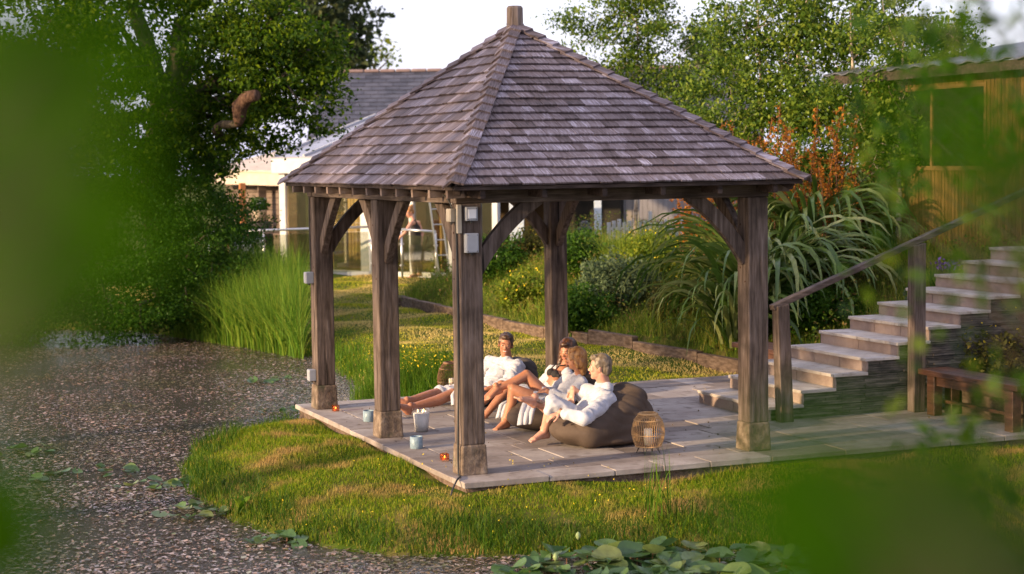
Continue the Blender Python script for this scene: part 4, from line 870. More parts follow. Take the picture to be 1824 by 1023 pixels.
# flax (phormium)
flax_m = leafm('flax_leaf', [(.035,.075,.010),(.07,.13,.02),(.13,.19,.04),(.26,.28,.10)], .3, .30, veins=True, spec=.4)
def strap(L, W_, th, phi, droop):
    n = 10; pts = []; p = V((0,0,0)); a = th; vs = []; fs = []
    h = V((math.cos(phi), math.sin(phi), 0)); sidev = V((-math.sin(phi), math.cos(phi), 0))
    for i in range(n+1):
        t = i/n; d = h*math.sin(a)+V((0,0,1))*math.cos(a); nn = V((0,0,1))*math.sin(a)-h*math.cos(a)
        w = W_*(.55+.45*math.sin(PI*min(t*1.4,1)*.5))*(1-t**5)*.5+.002
        tw = sidev*math.cos(t*.9)+nn*math.sin(t*.9)*.6
        vs += [p-tw*w+nn*w*.4, p, p+tw*w+nn*w*.4]; p = p+d*L/n; a += droop*(.25+1.6*t*t)*(1/n)*3.0; a = min(a, 2.9)
    for i in range(n):
        for k in range(2): q = i*3+k; fs.append((q, q+1, q+4, q+3))
    return raw(vs, fs, 'flax_leaf')
def flax(loc, n, Lm, label, spread=1.0):
    root = empty('flax_plant', loc, label, 'flax')
    lib = [strap(Lm*random.uniform(.75,1.1), random.uniform(.06,.085), random.uniform(.08,.7), 0, random.uniform(1.15,2.0)) for _ in range(14)]
    for m_ in lib: m_.materials.append(flax_m); m_.shade_smooth()
    for i in range(n):
        o = bpy.data.objects.new('leaf', random.choice(lib)); COL.objects.link(o); o.parent = root
        a = rng.random()*2*PI; r = .28*random.random()**.5*spread; o.location = (r*math.cos(a), r*math.sin(a), random.uniform(.0,.38)); o.rotation_euler = (random.uniform(-.15,.15), random.uniform(-.1,.1), a+random.uniform(-.5,.5)); s = random.uniform(.75,1.08); o.scale = (s, s, s)
    return root
fx = (6.596, 6.346, 0.848); z = gz(fx[0], fx[1]); f1 = flax((fx[0], fx[1], z), 230, 2.2, 'huge flax with arching strap leaves spilling over the edging, left of the right post')
fx = (7.616, 6.921, 1.074); z = gz(fx[0], fx[1]); f2 = flax((fx[0], fx[1], z), 170, 2.0, 'second flax clump with glossy strap leaves between the right post and the steps')
fx = (5.948, 5.940, 0.579); z = gz(fx[0], fx[1]); f3 = flax((fx[0], fx[1], z), 130, 1.6, 'leftmost flax clump trailing over the sleeper edging')
orange_m = leafm('flax_flower', [(.14,.045,.010),(.34,.12,.018),(.52,.22,.03)], .3, .6); stalk_m = surf('flower_stalk', [(.12,.05,.03),(.2,.1,.05)], 6)
def stalks(root, base, n, spx, hts):
    for i in range(n):
        bx = base[0]+random.uniform(-spx, spx); by = base[1]+random.uniform(-.3,.3); bz = base[2]; H = random.uniform(*hts); lx, ly = random.uniform(-.25,.25), random.uniform(-.2,.2)
        P_ = [V((bx+lx*u*u, by+ly*u*u, bz+H*u)) for u in (0,.25,.5,.75,1)]
        so_ = MB().tube(P_, [.010,.010,.008,.006,.004], 5).build('flower_stalk', stalk_m, root); c_ = []
        for k in range(13):
            u = .42+.58*k/13; p = P_[0].lerp(P_[4], u); p = V((bx+lx*u*u, by+ly*u*u, bz+H*u)); a = random.random()*6.28; r = .20*(1.1-u)+.05
            for j in range(15): v = random.random(); c_.append(p+V((math.cos(a)*r*v+random.gauss(0,.018), math.sin(a)*r*v+random.gauss(0,.018), .06*v+random.gauss(0,.015))))
        o = leafobj('blossom', np.array([tuple(q) for q in c_]), .045, orange_m, so_)
        o.location = (0,0,0) if False else o.location
stalks(f2, (7.599, 7.036, 1.068), 15, .6, (1.4,2.3)); stalks(f1, (7.089, 7.665, 0.899), 12, .5, (1.4,2.3)); stalks(f2, (8.434, 9.829, 0.979), 9, .6, (1.3,2.3)); stalks(f3, (7.404, 9.711, 1.020), 9, .4, (.8,1.3)); stalks(f2, (7.736, 6.555, 1.163), 7, .3, (1.0,1.6))

# ------------------------------------------------------------------ trees
bark_m = surf('dark_bark', [(.025,.02,.014),(.065,.05,.035),(.11,.09,.065)], 5, (3,3,.8), .95, 1, dist=.05); birch_bark = surf('birch_bark', [(.10,.07,.05),(.38,.30,.24),(.5,.43,.37)], 5, (1,1,3), .8, .3, spots=((.04,.03,.025),9,.6,.7))
oakleaf = leafm('tree_leaf', [(.014,.038,.003),(.033,.078,.004),(.068,.13,.006),(.16,.22,.010)], .5, .5); darkleaf = leafm('distant_leaf', [(.03,.045,.02),(.05,.075,.03),(.09,.10,.04)], .4, .6)
birchleaf = leafm('birch_leaf', [(.03,.068,.010),(.06,.115,.014),(.12,.19,.02),(.22,.27,.035)], .4, .42); shoreleaf = leafm('shore_leaf', [(.013,.045,.004),(.032,.088,.007),(.065,.14,.011)], .45, .5)
def limb(mb, a, b, ra, rb, wig=.15, n=6, sides=8):
    a, b = V(a), V(b); L_ = (b-a).length; P_ = []; o1 = V([random.gauss(0,1) for _ in range(3)])*wig*L_*.25
    for i in range(n+1): t = i/n; P_.append(a.lerp(b, t)+o1*math.sin(PI*t)+V([random.gauss(0,1) for _ in range(3)])*wig*L_*.02)
    mb.tube(P_, [ra+(rb-ra)*i/n for i in range(n+1)], sides)
def tree(name, label, cat, base, fork, clumps, per, size, lm, bm, r0, tips=3, shell=.35, extra_limbs=(), group=None, col=False):
    root = empty(name, base, label, cat, group); mb = MB(); limb(mb, base, fork, r0, r0*(.3 if col else .7), .03 if col else .12, 8, 12)
    for e in extra_limbs: limb(mb, fork, e[0], r0*.55, e[1], .2, 6, 9)
    pts = []
    for (c, r) in clumps:
        if col:
            u = min(.97, max(.1, (c[2]-.45-base[2])/(fork[2]-base[2]))); limb(mb, V(base).lerp(V(fork), u), c, .016, .006, .3, 5, 5)
        else: limb(mb, fork, c, r0*.35, .03, .3, 5, 6)
        for k in range(tips): d = V([random.gauss(0,1) for _ in range(3)]).normalized()*r*.8; limb(mb, c, V(c)+d, .006 if col else .025, .002 if col else .008, .3, 3, 4)
        # foliage is gathered in twig sprays so gaps stay open
        m_ = max(6, int(46*r*r)); cen = clump(*c, r, m_, shell); nper = int(per*r*r/m_)
        off = rng.normal(size=(m_*nper, 3))*np.array([.17,.17,.09])*(.7+.3*r); pts.append(np.repeat(cen, nper, 0)+off)
    mb.build('trunk', bm, root, True); leafobj('crown', np.concatenate(pts), size, lm, root)
    return root
BT = [((-1.231, 16.806, 5.100),1.3),((-0.015, 17.420, 5.461),1.2),((-0.559, 15.371, 4.099),1.2),((-1.581, 15.754, 3.662),1.4),((1.860, 16.637, 5.241),.95),((2.405, 15.309, 4.954),.9),((1.859, 15.482, 4.307),1.0),((2.501, 14.661, 4.083),.95),((2.777, 14.505, 3.527),.62),((2.086, 15.324, 3.463),.85),((1.787, 16.524, 3.404),.85),((1.728, 17.712, 4.435),.7),((1.884, 17.500, 2.535),.5),((0.334, 16.005, 3.021),1.1),((-0.808, 16.444, 2.664),1.3),((2.993, 15.032, 4.478),.7),((1.341, 16.887, 5.732),.9),((2.220, 18.390, 1.810),.45),((1.718, 17.607, 3.037),.7)]
tree('oak_tree', 'big dark spreading tree standing on the far bank of the pond, left', 'tree', (1.406, 18.571, -0.138), (0.992, 17.400, 3.530), BT, 3900, .088, oakleaf, bark_m, .36, extra_limbs=[((1.229, 16.888, 5.153),.10),((0.474, 17.212, 5.357),.12),((1.954, 15.943, 3.767),.08)])
bigt = COL.objects['oak_tree']
s0 = V((1.617, 14.415, 3.237)); s1 = V((1.630, 14.323, 3.522)); s2 = V((1.720, 14.189, 3.660)); s3 = V((1.805, 13.939, 3.686))
stub = MB().tube([s0+V((0,0,-.03)), s0+V((.02,0,.08)), s1, s2, s3], [.05,.10,.13,.11,.09], 14).build('branch_stub', surf('cut_wood', [(.03,.014,.009),(.075,.038,.024),(.15,.09,.06)], 12, (3,3,1), rough=.95, bump=1), bigt, True)
limb(mb := MB(), s0, (1.702, 16.099, 3.059), .06, .09, .2); mb.build('branch', bark_m, bigt, True)
tree('tree_behind_house', 'darker tree rising behind the slate roof at the top of the picture', 'tree', (12.145, 44.528, 0.121), (12.330, 44.813, 4.759), [((11.369, 45.432, 7.674),2.3),((12.452, 45.003, 7.851),1.8),((11.861, 45.140, 6.506),1.7),((12.753, 44.767, 6.397),1.0)], 750, .22, darkleaf, bark_m, .3)
tree('small_tree', 'small thin crowned tree above the slate roof ridge', 'tree', (15.240, 49.940, 2.408), (15.443, 50.137, 6.021), [((15.117, 50.329, 6.770),.7),((15.619, 50.140, 6.976),.8),((15.893, 49.986, 6.440),.5)], 260, .2, shrub_ms[1], bark_m, .12)
tree('small_tree', 'low tree just showing over the ridge behind the birches', 'tree', (29.016, 48.628, 2.215), (29.168, 48.864, 6.048), [((28.986, 48.991, 6.727),1.1),((29.513, 48.783, 6.833),1.0)], 500, .25, darkleaf, bark_m, .2)
# unseen trees on the western shore, left of the picture, added for dappled shade
for (tx, ty, th_, lab) in ((-15.5,-4.5,8.2,'first unseen tree on the western shore of the pond, nearest the camera side'),(-16,-.2,8.8,'unseen tall open tree on the western shore level with the gazebo'),(-15.2,4.2,8.4,'unseen tree on the western shore behind the tall open one')):
    tree('shore_tree', lab, 'tree', (tx, ty, -.2), (tx+.2, ty, th_*.55), [((tx+random.uniform(-1.6,1.6), ty+random.uniform(-2.3,2.3), th_*random.uniform(.58,.97)), random.uniform(.8,1.15)) for _ in range(14)], 430, .16, oakleaf, bark_m, .2)
# shrubs on the far shore
SB = [('broad leafy shrub on the far shore right beside the reeds', (1.923, 17.103, -0.300), [((1.676, 15.857, 1.204),.75),((2.190, 16.757, 1.546),.5),((1.324, 15.202, 0.682),.7),((2.141, 16.195, 1.030),.4),((0.822, 15.063, 0.433),.65)]),
 ('tall willow like shrub on the far shore', (0.894, 17.704, -0.300), [((0.946, 16.801, 2.547),.75),((0.556, 16.368, 1.886),1.1),((1.236, 16.414, 1.870),.8),((0.302, 15.642, 0.976),1.0),((1.087, 15.559, 1.234),.8),((0.047, 14.835, 0.390),.75),((1.047, 16.782, 2.835),.4)]),
 ('dark shrub at the far left shore', (-0.510, 18.524, -0.300), [((-0.590, 17.408, 2.279),1.3),((-0.641, 16.036, 1.082),1.2),((-1.208, 15.349, 0.408),.9),((-0.419, 15.248, 0.472),.8)]),
 ('dark shrub at the left edge of the picture', (-1.672, 18.603, -0.300), [((-1.763, 17.874, 2.102),1.4),((-1.767, 16.483, 0.913),1.3),((-2.031, 15.888, 0.223),.8)])]
for lab, b_, cl in SB: tree('shore_shrub', lab, 'shrub', b_, V(b_)+V((0,0,.5)), cl, 6200, .052, shoreleaf, bark_m, .05, 2, .45, group='shrubs on the far shore of the pond')
# silver birches on the upper bank
def birch(base_px, label, cols, per=1500):
    b_ = base_px[0]; top = base_px[1]; z = gz(b_[0], b_[1]); b_ = (b_[0], b_[1], z-.1)
    return tree('birch_tree', label, 'birch tree', b_, top, cols, per*3.6, .068, birchleaf, birch_bark, .045, 5, .1, col=True, group='silver birches on the upper bank')
birch(((9.220, 15.465, 0.986),(8.981, 14.794, 5.029)), 'birch whose crown rises behind the right slope of the gazebo roof', [((8.279, 15.066, 4.840),.65),((8.758, 14.901, 5.232),.7),((9.306, 14.661, 5.025),.75),((8.722, 14.846, 4.334),.75),((9.459, 14.536, 4.223),.8),((10.187, 14.829, 4.852),.45),((9.802, 14.341, 3.519),.7),((9.245, 14.748, 5.825),.6),((8.592, 15.008, 5.734),.45)], 1100)
birch(((8.825, 10.242, 1.382),(8.412, 9.598, 4.860)), 'slender birch over the right corner of the gazebo roof', [((8.243, 9.641, 4.528),.6),((8.726, 9.476, 4.940),.6),((8.236, 10.142, 3.971),.65),((8.528, 9.473, 3.853),.7),((8.288, 10.068, 3.287),.6),((8.653, 9.363, 3.097),.6),((8.423, 9.966, 2.687),.55),((8.436, 10.665, 4.781),.45),((8.383, 9.402, 2.179),.5),((8.310, 10.629, 3.652),.5),((8.349, 9.500, 3.269),.5),((8.351, 9.656, 5.280),.5)], 1150)
birch(((8.894, 9.127, 1.334),(8.688, 8.940, 4.809)), 'birch with a pale straight trunk left of the timber building', [((8.907, 8.831, 4.559),.6),((8.729, 8.853, 3.904),.65),((9.116, 8.707, 4.063),.5),((8.658, 8.288, 3.230),.65),((8.967, 8.180, 3.468),.5),((8.409, 8.340, 2.589),.6),((8.860, 8.161, 2.663),.6),((8.557, 8.885, 3.413),.55),((8.927, 8.861, 5.052),.5),((8.692, 8.193, 2.182),.5),((8.519, 8.977, 4.400),.5)], 1300)
birch(((8.717, 7.580, 1.396),(9.127, 8.208, 4.674)), 'birch in front of the corner of the timber building', [((9.158, 8.183, 4.512),.5),((9.447, 8.046, 4.266),.45),((10.057, 8.373, 4.707),.5),((9.204, 8.108, 3.787),.45),((10.726, 8.617, 4.408),.45),((8.816, 7.662, 2.974),.4),((8.363, 7.251, 2.272),.45),((8.792, 7.485, 3.361),.45),((8.744, 7.137, 2.808),.4),((9.314, 8.132, 4.671),.45),((9.237, 7.321, 3.590),.42),((9.612, 7.192, 3.898),.4),((8.896, 7.093, 3.038),.38),((10.184, 7.200, 4.218),.4),((9.139, 6.782, 3.106),.36),((8.741, 6.470, 2.571),.3),((8.488, 6.755, 2.120),.3)], 1000)

birch(((8.698, 6.403, 1.478),(9.114, 6.882, 4.257)), 'leafy birch standing against the golden timber wall', [((8.737, 6.994, 3.725),.42),((9.176, 6.838, 4.026),.42),((9.806, 6.816, 4.263),.42),((8.886, 6.680, 3.255),.42),((8.424, 6.594, 2.500),.33),((9.308, 6.634, 3.482),.4),((8.386, 6.873, 3.111),.4),((9.878, 6.533, 3.785),.35),((9.023, 7.149, 4.429),.42),((9.176, 6.321, 2.942),.3),((8.689, 6.395, 2.721),.25)], 1300)

# ------------------------------------------------------------------ conservatory, house, balustrade
A0 = V((5.4, 26.3, 0)); FD = V((.58,-.815,0)).normalized(); BD = V((.815,.58,0)).normalized()   # along the facade, and back
def fp(u, v, z): return A0+FD*u+BD*v+V((0,0,z))
def fbox(u0, u1, v0, v1, z0, z1, mb=None):
    mb = mb or MB(); return mb.quadbox([fp(u0,v0,z0),fp(u0,v1,z0),fp(u1,v1,z0),fp(u1,v0,z0),fp(u0,v0,z1),fp(u0,v1,z1),fp(u1,v1,z1),fp(u1,v0,z1)])
cons = empty('conservatory', A0, 'white framed glass conservatory with curtains inside, left behind the gazebo', 'conservatory')
fbox(-.08,6.2,-.06,.14,.0,.16).build('sill', white_m, cons, bevel=.01)
fbox(-.14,6.4,-.14,.22,2.38,2.72).build('fascia', white_m, cons, bevel=.015)
for u, w in ((0,.16),(1.35,.07),(2.35,.28),(3.7,.1),(4.75,.16),(5.9,.12)): fbox(u-.02,u+w,-.02,.10,.162,2.378).build('frame_post', white_m, cons, bevel=.008)
for v in (1.2,2.4,3.6): fbox(-.02,.06,v,v+.09,.162,2.378).build('frame_post', white_m, cons, bevel=.008)
fbox(-.08,.12,.2,3.8,0,.16).build('sill', white_m, cons); fbox(-.14,.16,.23,3.9,2.38,2.72).build('fascia', white_m, cons)
gm = glassm('window_glass', (.90,.88,.80), .90)
for u0, u1 in ((.15,1.32),(1.43,2.32),(2.64,3.67),(3.81,4.72),(4.92,5.87)): fbox(u0,u1,.035,.045,.17,2.37).build('pane', gm, cons)
for v0, v1 in ((.1,1.19),(1.3,2.39),(2.5,3.59)): fbox(.01,.02,v0,v1,.17,2.37).build('pane', gm, cons)
MB().quadbox([fp(-.14,-.1,2.73),fp(-.14,3.9,3.75),fp(6.4,3.9,3.75),fp(6.4,-.1,2.73),fp(-.14,-.1,2.76),fp(-.14,3.9,3.78),fp(6.4,3.9,3.78),fp(6.4,-.1,2.76)]).build('glass_roof', surf('roof_glazing', [(.16,.16,.20),(.28,.28,.34)], 1.5, rough=.15, bump=.1, spec=.8), cons)
for k in range(8): u = -.1+k*.9; MB().bar(fp(u,-.1,2.79), fp(u,3.9,3.81), FD, .05,.05).build('glazing_bar', white_m, cons)
cur = surf('curtain', [(.30,.24,.12),(.48,.38,.2),(.58,.48,.28)], 2, (9,9,.3), .8, .3)
for u0, u1 in ((1.0,1.34),(1.75,2.3),(2.7,3.1),(4.3,4.7)):
    mb = MB(); nn = 24
    for i in range(nn+1):
        u = u0+(u1-u0)*i/nn; v = .28+.04*math.sin(i*1.5); mb.v += [tuple(fp(u,v,.18)), tuple(fp(u,v,2.36))]
    for i in range(nn): mb.f.append((2*i,2*i+2,2*i+3,2*i+1))
    mb.build('curtain', cur, cons, True)
fbox(.1,6.1,.2,3.85,.0,.05).build('inner_floor', surf('indoor_floor', [(.08,.05,.03),(.13,.085,.05)], 3), cons)
it = empty('reflected_tree_proxy', fp(.75,.9,.05), 'round headed tree added inside the conservatory for a reflected tree, left of the lamp', 'reflected tree'); MB().tube([fp(.75,.9,.05),fp(.75,.9,1.3)], .02, 6).build('stem', wood_dk, it); MB().lathe(fp(.75,.9,.05), [(.13,0),(.17,.3)], 14).build('pot', dark_pl, it); q_ = fp(.75,.9,1.75); leafobj('crown', clump(q_.x,q_.y,q_.z,.42,1500,.3,1.25), .07, shrub_ms[3], it)  # tree modelled indoors to stand in for one reflected in the panes
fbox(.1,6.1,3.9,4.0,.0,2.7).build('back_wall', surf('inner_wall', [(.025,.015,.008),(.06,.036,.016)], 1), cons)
lm_ = empty('table_lamp', fp(1.0,.7,.05), 'glowing orange lamp inside the conservatory behind the glass', 'lamp')
MB().lathe(fp(1.0,.7,.05), [(.12,0),(.03,.05),(.02,.75)], 16).build('stand', dark_pl, lm_); MB().lathe(fp(1.0,.7,.8), [(.13,0),(.09,.22)], 18).build('lamp_shade', emit('lamp_glow', (1,.30,.04), .55), lm_)
ld = bpy.data.lights.new('lamp_light', 'POINT'); ld.energy = 22; ld.color = (1,.6,.25); ld.shadow_soft_size = .15; lo_ = bpy.data.objects.new('lamp_light', ld); COL.objects.link(lo_); lo_.parent = lm_; lo_.location = (.0,0,1.1)
# house behind with slate roof
hs = empty('house', (14, 32, 0), 'long low house with a grey slate roof behind the conservatory', 'house')
R0 = V((8.973, 35.393, 5.256)); R1 = V((20.394, 30.724, 5.235)); R0.z = R1.z = 5.22; hd = (R1-R0).normalized(); hb = V((-hd.y, hd.x, 0)); hf = -hb; slope_drop, slope_run = 2.0, 3.1
E0 = R0+hf*slope_run-V((0,0,slope_drop)); E1 = R1+hf*slope_run-V((0,0,slope_drop))
for sgn in (1,-1):
    e0 = R0+hf*sgn*slope_run-V((0,0,slope_drop)); e1 = R1+hf*sgn*slope_run-V((0,0,slope_drop)); link('roof', raw([R0, R1, e1, e0, R0-V((0,0,.12)), R1-V((0,0,.12)), e1-V((0,0,.12)), e0-V((0,0,.12))], [(0,1,2,3),(4,7,6,5),(0,3,7,4),(1,5,6,2),(3,2,6,7)]), wood_dk, hs)
slm = surf('blue_slate', [(.025,.027,.042),(.045,.047,.07),(.07,.072,.10)], 3, rough=.6, bump=.1, isl_var=.3, spec=.5)
mb = MB(); su = (R0-E0).normalized(); sn = su.cross(hd); sn = sn if sn.z > 0 else -sn; LL = (R0-E0).length; nr = 17; HL = (R1-R0).length
for r_ in range(nr):
    z0 = LL*r_/nr; z1 = LL*(r_+1)/nr+.03; x = -(r_ % 2)*.2
    while x < HL:
        a_, b_ = max(x, 0)+.006, min(x+.4, HL)-.006
        if b_ > a_:
            lo = E0+su*z0; hi_ = E0+su*min(z1, LL); mb.quadbox([lo+hd*a_+sn*.004, lo+hd*b_+sn*.004, hi_+hd*b_+sn*.003, hi_+hd*a_+sn*.003, lo+hd*a_+sn*.03, lo+hd*b_+sn*.03, hi_+hd*b_+sn*.010, hi_+hd*a_+sn*.010])
        x += .4
mb.build('roof_slates', slm, hs, kind='stuff')
ridge_m = surf('ridge_clay', [(.16,.11,.11),(.24,.17,.17)], 5)
k = 0
while k*.45 < HL: MB().bar(R0+hd*k*.45+V((0,0,.02)), R0+hd*(k*.45+.43)+V((0,0,.02)), hf, .22, .09).build('ridge_tile', ridge_m, hs, bevel=.03); k += 1
W0 = E0-hf*.3; W1_ = E1-hf*.3
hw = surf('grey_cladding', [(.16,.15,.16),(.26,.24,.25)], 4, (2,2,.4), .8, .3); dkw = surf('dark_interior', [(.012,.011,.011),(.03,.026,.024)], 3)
def wbox(u0, u1, d0, d1, z0, z1):
    m_ = MB(); q = lambda u, d, z: V((W0.x, W0.y, 0))+hd*u+hf*d+V((0,0,z)); return m_.quadbox([q(u0,d0,z0),q(u1,d0,z0),q(u1,d1,z0),q(u0,d1,z0),q(u0,d0,z1),q(u1,d0,z1),q(u1,d1,z1),q(u0,d1,z1)])
wbox(0,HL,-5.4,0,-.1,3.2).build('wall', surf('house_wall', [(.12,.09,.07),(.2,.15,.12)], 3), hs)
u = 0
while u < HL-.1:
    wbox(u+.004,u+.136,.002,.025+random.uniform(0,.006),.9,3.1).build('board', hw, hs) if u > 5 else None; u += .14
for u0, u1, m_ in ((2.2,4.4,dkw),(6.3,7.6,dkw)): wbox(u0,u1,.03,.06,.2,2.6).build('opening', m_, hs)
paleb = surf('pale_blue_paint', [(.42,.48,.58),(.52,.58,.68)], 4, rough=.6, bump=.1)
for u0 in (2.0,4.4,5.55): wbox(u0,u0+.17,.062,.14,0,2.7).build('door_post', paleb, hs, bevel=.01)
for v_ in (): pass
# pale blue boards and timber seen under the gazebo roof
for lab, p0, p1, z0, z1, mt in (('pale blue upright door panel behind the gazebo, left of the back post', (8.982, 20.961, 0.773), (9.269, 20.844, 0.769), .5, 2.0, paleb), ('pale blue timber post right of the back post', (11.073, 21.184, 0.700), (11.221, 21.124, 0.698), .4, 2.1, paleb)):
    o = MB().bar((p0[0],p0[1],(z0+z1)/2),(p1[0],p1[1],(z0+z1)/2),(0,0,1),z1-z0,.05).build('painted_panel', mt, bevel=.006); tag(o, lab, 'panel')
sh = empty('garden_shed', (12.413, 22.805, 0.723), 'grey shed of upright boards behind the picket fence', 'shed')
s0 = V((11.601, 23.677, 0.715)); s1_ = V((12.668, 22.160, 0.739)); s0.z = s1_.z = 0; dd = (s1_-s0); nb = 10
MB().bar(s0+V((0,.5,1.5)), s1_+V((0,.5,1.5)), (0,0,1), 1.5, .9).build('wall', dkw, sh)
for i in range(nb):
    if i < 3: continue
    MB().bar(s0+dd*(i/nb+.006)+V((0,0,1.55)), s0+dd*((i+1)/nb-.006)+V((0,0,1.55)), (0,0,1), 1.3, .03).build('board', hw, sh)
MB().bar(s0+V((-.1,.2,2.28)), s1_+V((.15,.2,2.32)), (0,1,0), 1.4, .06).build('roof', wood_dk, sh)
# picket fence
pk = empty('picket_fence', (9.717, 16.233, 0.929), 'white picket fence at the top of the bank below the birches', 'fence'); a_ = V((9.369, 16.861, 0.915)); b_ = V((10.430, 15.886, 0.921)); zt = gz(a_.x, a_.y)
for i in range(15):
    p = a_.lerp(b_, i/14); z = zt-.02; w = .043; hh_ = .50+.03*(i % 3)+(.15 if i == 8 else 0)
    MB().quadbox([(p.x-w,p.y-.01,z),(p.x+w,p.y-.01,z),(p.x+w,p.y+.01,z),(p.x-w,p.y+.01,z),(p.x-w*.9,p.y-.01,z+hh_),(p.x+w*.9,p.y-.01,z+hh_),(p.x+w*.9,p.y+.01,z+hh_),(p.x-w*.9,p.y+.01,z+hh_)]).build('picket', white_m, pk, bevel=.006)
for z in (.14,.36): MB().bar((a_.x,a_.y+.03,zt+z),(b_.x,b_.y+.03,zt+z),(0,1,0),.03,.05).build('rail', white_m, pk)
# two dark garden ornaments
orn = surf('dark_bronze', [(.03,.03,.03),(.07,.065,.06)], 8, rough=.5)
for loc, hh_, lab in (((11.773, 26.774, 0.356),.72,'dark urn shaped garden ornament on the bank left of the back post'),((11.786, 26.016, 0.429),.95,'tall dark garden ornament close beside the urn'),((9.735, 18.767, 0.884),.5,'small dark pot on the bank right of the back post')):
    x_, y_ = loc[0], loc[1]; z = gz(x_, y_); o = MB().lathe((x_, y_, z-.02), [(.13,0),(.13,.05),(.06,.12),(.05,.2),(.15,hh_*.55),(.16,hh_*.7),(.08,hh_*.82),(.11,hh_*.9),(.05,hh_)], 16).build('garden_ornament', orn, smooth=True); tag(o, lab, 'ornament')
# pergola bay left of the conservatory
pg = empty('timber_outbuilding', (5.592, 29.336, 0.121), 'dark timber clad bay with a white fascia left of the conservatory', 'outbuilding')
q0 = V((5.143, 30.676, 1.079)); q1 = V((6.408, 28.537, 1.106)); q0.z = q1.z = 0; dq = q1-q0; dn = V((dq.y,-dq.x,0)).normalized(); clad = surf('brown_board', [(.07,.05,.04),(.14,.10,.085),(.2,.155,.135)], 4, (1,1,6), .85, .4, obj_var=.25)
MB().bar(q0-dn*.2+V((0,0,1.1)), q1-dn*.2+V((0,0,1.1)), (0,0,1), 2.3, .2).build('wall', dkw, pg)
for i in range(15): MB().bar(q0+V((0,0,.08+i*.145)), q1+V((0,0,.08+i*.145)), (0,0,1), .137, .04).build('board', clad, pg, bevel=.006)
fa = surf('cream_fascia', [(.40,.33,.27),(.52,.44,.37)], 4, rough=.6)
MB().bar(q0+dn*.6+V((0,0,2.29)), q1+dn*.6+V((0,0,2.23)), (0,0,1), .32, .05).build('fascia', fa, pg); MB().quadbox([q0+dn*.66+V((0,0,2.45)),q1+dn*.66+V((0,0,2.39)),q1-dn*1.8+V((0,0,2.85)),q0-dn*1.8+V((0,0,2.9)),q0+dn*.66+V((0,0,2.49)),q1+dn*.66+V((0,0,2.43)),q1-dn*1.8+V((0,0,2.89)),q0-dn*1.8+V((0,0,2.94))]).build('roof', fa, pg)
om = surf('orange_timber', [(.28,.10,.035),(.40,.17,.07)], 5, (4,4,1)); p = V((5.115, 28.851, 1.131)); MB().box(p.x-.07,p.x+.07,p.y-.07,p.y+.07,0,2.15).build('post', om, pg, bevel=.01)
p = V((5.685, 29.157, 1.107)); MB().box(p.x-.1,p.x+.1,p.y-.05,p.y+.05,1.0,2.1).build('upright', clad, pg)
# barrel and flower pot, wicker chair, table, crook, planter
br = V((5.285, 27.906, 1.017)); bar_ = surf('dark_barrel', [(.03,.026,.024),(.06,.05,.045)], 6); o = MB().lathe((br.x,br.y,0), [(.28,0),(.34,.45),(.34,.8),(.29,1.22)], 20).build('barrel', bar_, smooth=True); tag(o, 'dark upright barrel against the timber boards', 'barrel')
fpo = empty('flower_pot', (br.x,br.y,1.22), 'pale pot of white flowers standing on the dark barrel', 'flower pot'); MB().lathe((br.x,br.y,1.22), [(.11,0),(.18,.26),(.19,.28)], 18).build('pot', fa, fpo, True)
leafobj('foliage', clump(br.x,br.y,1.62,.25,500,.3,.7), .09, shrub_ms[0], fpo); leafobj('flowers', clump(br.x,br.y,1.66,.2,60,.5,.7), .08, white_m, fpo)
wick = surf('wicker', [(.22,.10,.05),(.38,.21,.12)], 14); ch = V((4.699, 27.240, 0.522)); wc = empty('wicker_chair', (ch.x,ch.y,0), 'orange brown armchair on the terrace under the big tree', 'chair')
MB().box(ch.x-.28,ch.x+.28,ch.y-.28,ch.y+.28,.38,.5).build('seat', wick, wc, bevel=.03); MB().quadbox([(ch.x-.3,ch.y+.2,.5),(ch.x+.3,ch.y+.2,.5),(ch.x+.3,ch.y+.28,.5),(ch.x-.3,ch.y+.28,.5),(ch.x-.25,ch.y+.3,1.15),(ch.x+.25,ch.y+.3,1.15),(ch.x+.22,ch.y+.38,1.15),(ch.x-.22,ch.y+.38,1.15)]).build('backrest', wick, wc, bevel=.03)
for sx_ in (-1,1):
    MB().box(ch.x+sx_*.27-.04,ch.x+sx_*.27+.04,ch.y-.26,ch.y+.24,.66,.71).build('armrest', wick, wc, bevel=.02)
    for sy_ in (-1,1): MB().box(ch.x+sx_*.26-.03,ch.x+sx_*.26+.03,ch.y+sy_*.24-.03,ch.y+sy_*.24+.03,0,.4 if sy_ > 0 else .68).build('leg', wick, wc)
tb = V((5.216, 26.813, 0.523)); tt = empty('garden_table', (tb.x,tb.y,0), 'brown garden table beside the armchair', 'table'); MB().box(tb.x-.6,tb.x+.6,tb.y-.35,tb.y+.35,.98,1.03).build('table_top', clad, tt)
for sx_ in (-1,1):
    for sy_ in (-1,1): MB().box(tb.x+sx_*.5-.03,tb.x+sx_*.5+.03,tb.y+sy_*.28-.03,tb.y+sy_*.28+.03,0,.98).build('leg', clad, tt)
pl = V((4.158, 24.655, 0.650)); o = MB().box(pl.x-.32,pl.x+.30,pl.y-.25,pl.y+.25,0,.95).build('planter', grey_pl, bevel=.02); tag(o, 'tall grey planter below the left end of the balustrade', 'planter')
ck = V((3.809, 24.405, 1.166)); MB().tube([(ck.x,ck.y,.3),(ck.x,ck.y,1.7),(ck.x+.04,ck.y,1.85),(ck.x+.12,ck.y,1.9),(ck.x+.2,ck.y,1.83),(ck.x+.21,ck.y,1.7)], .014, 6).build('shepherds_crook', iron_m, smooth=True); tag(COL.objects[-1], 'thin iron hook standing at the left end of the terrace', 'iron hook')
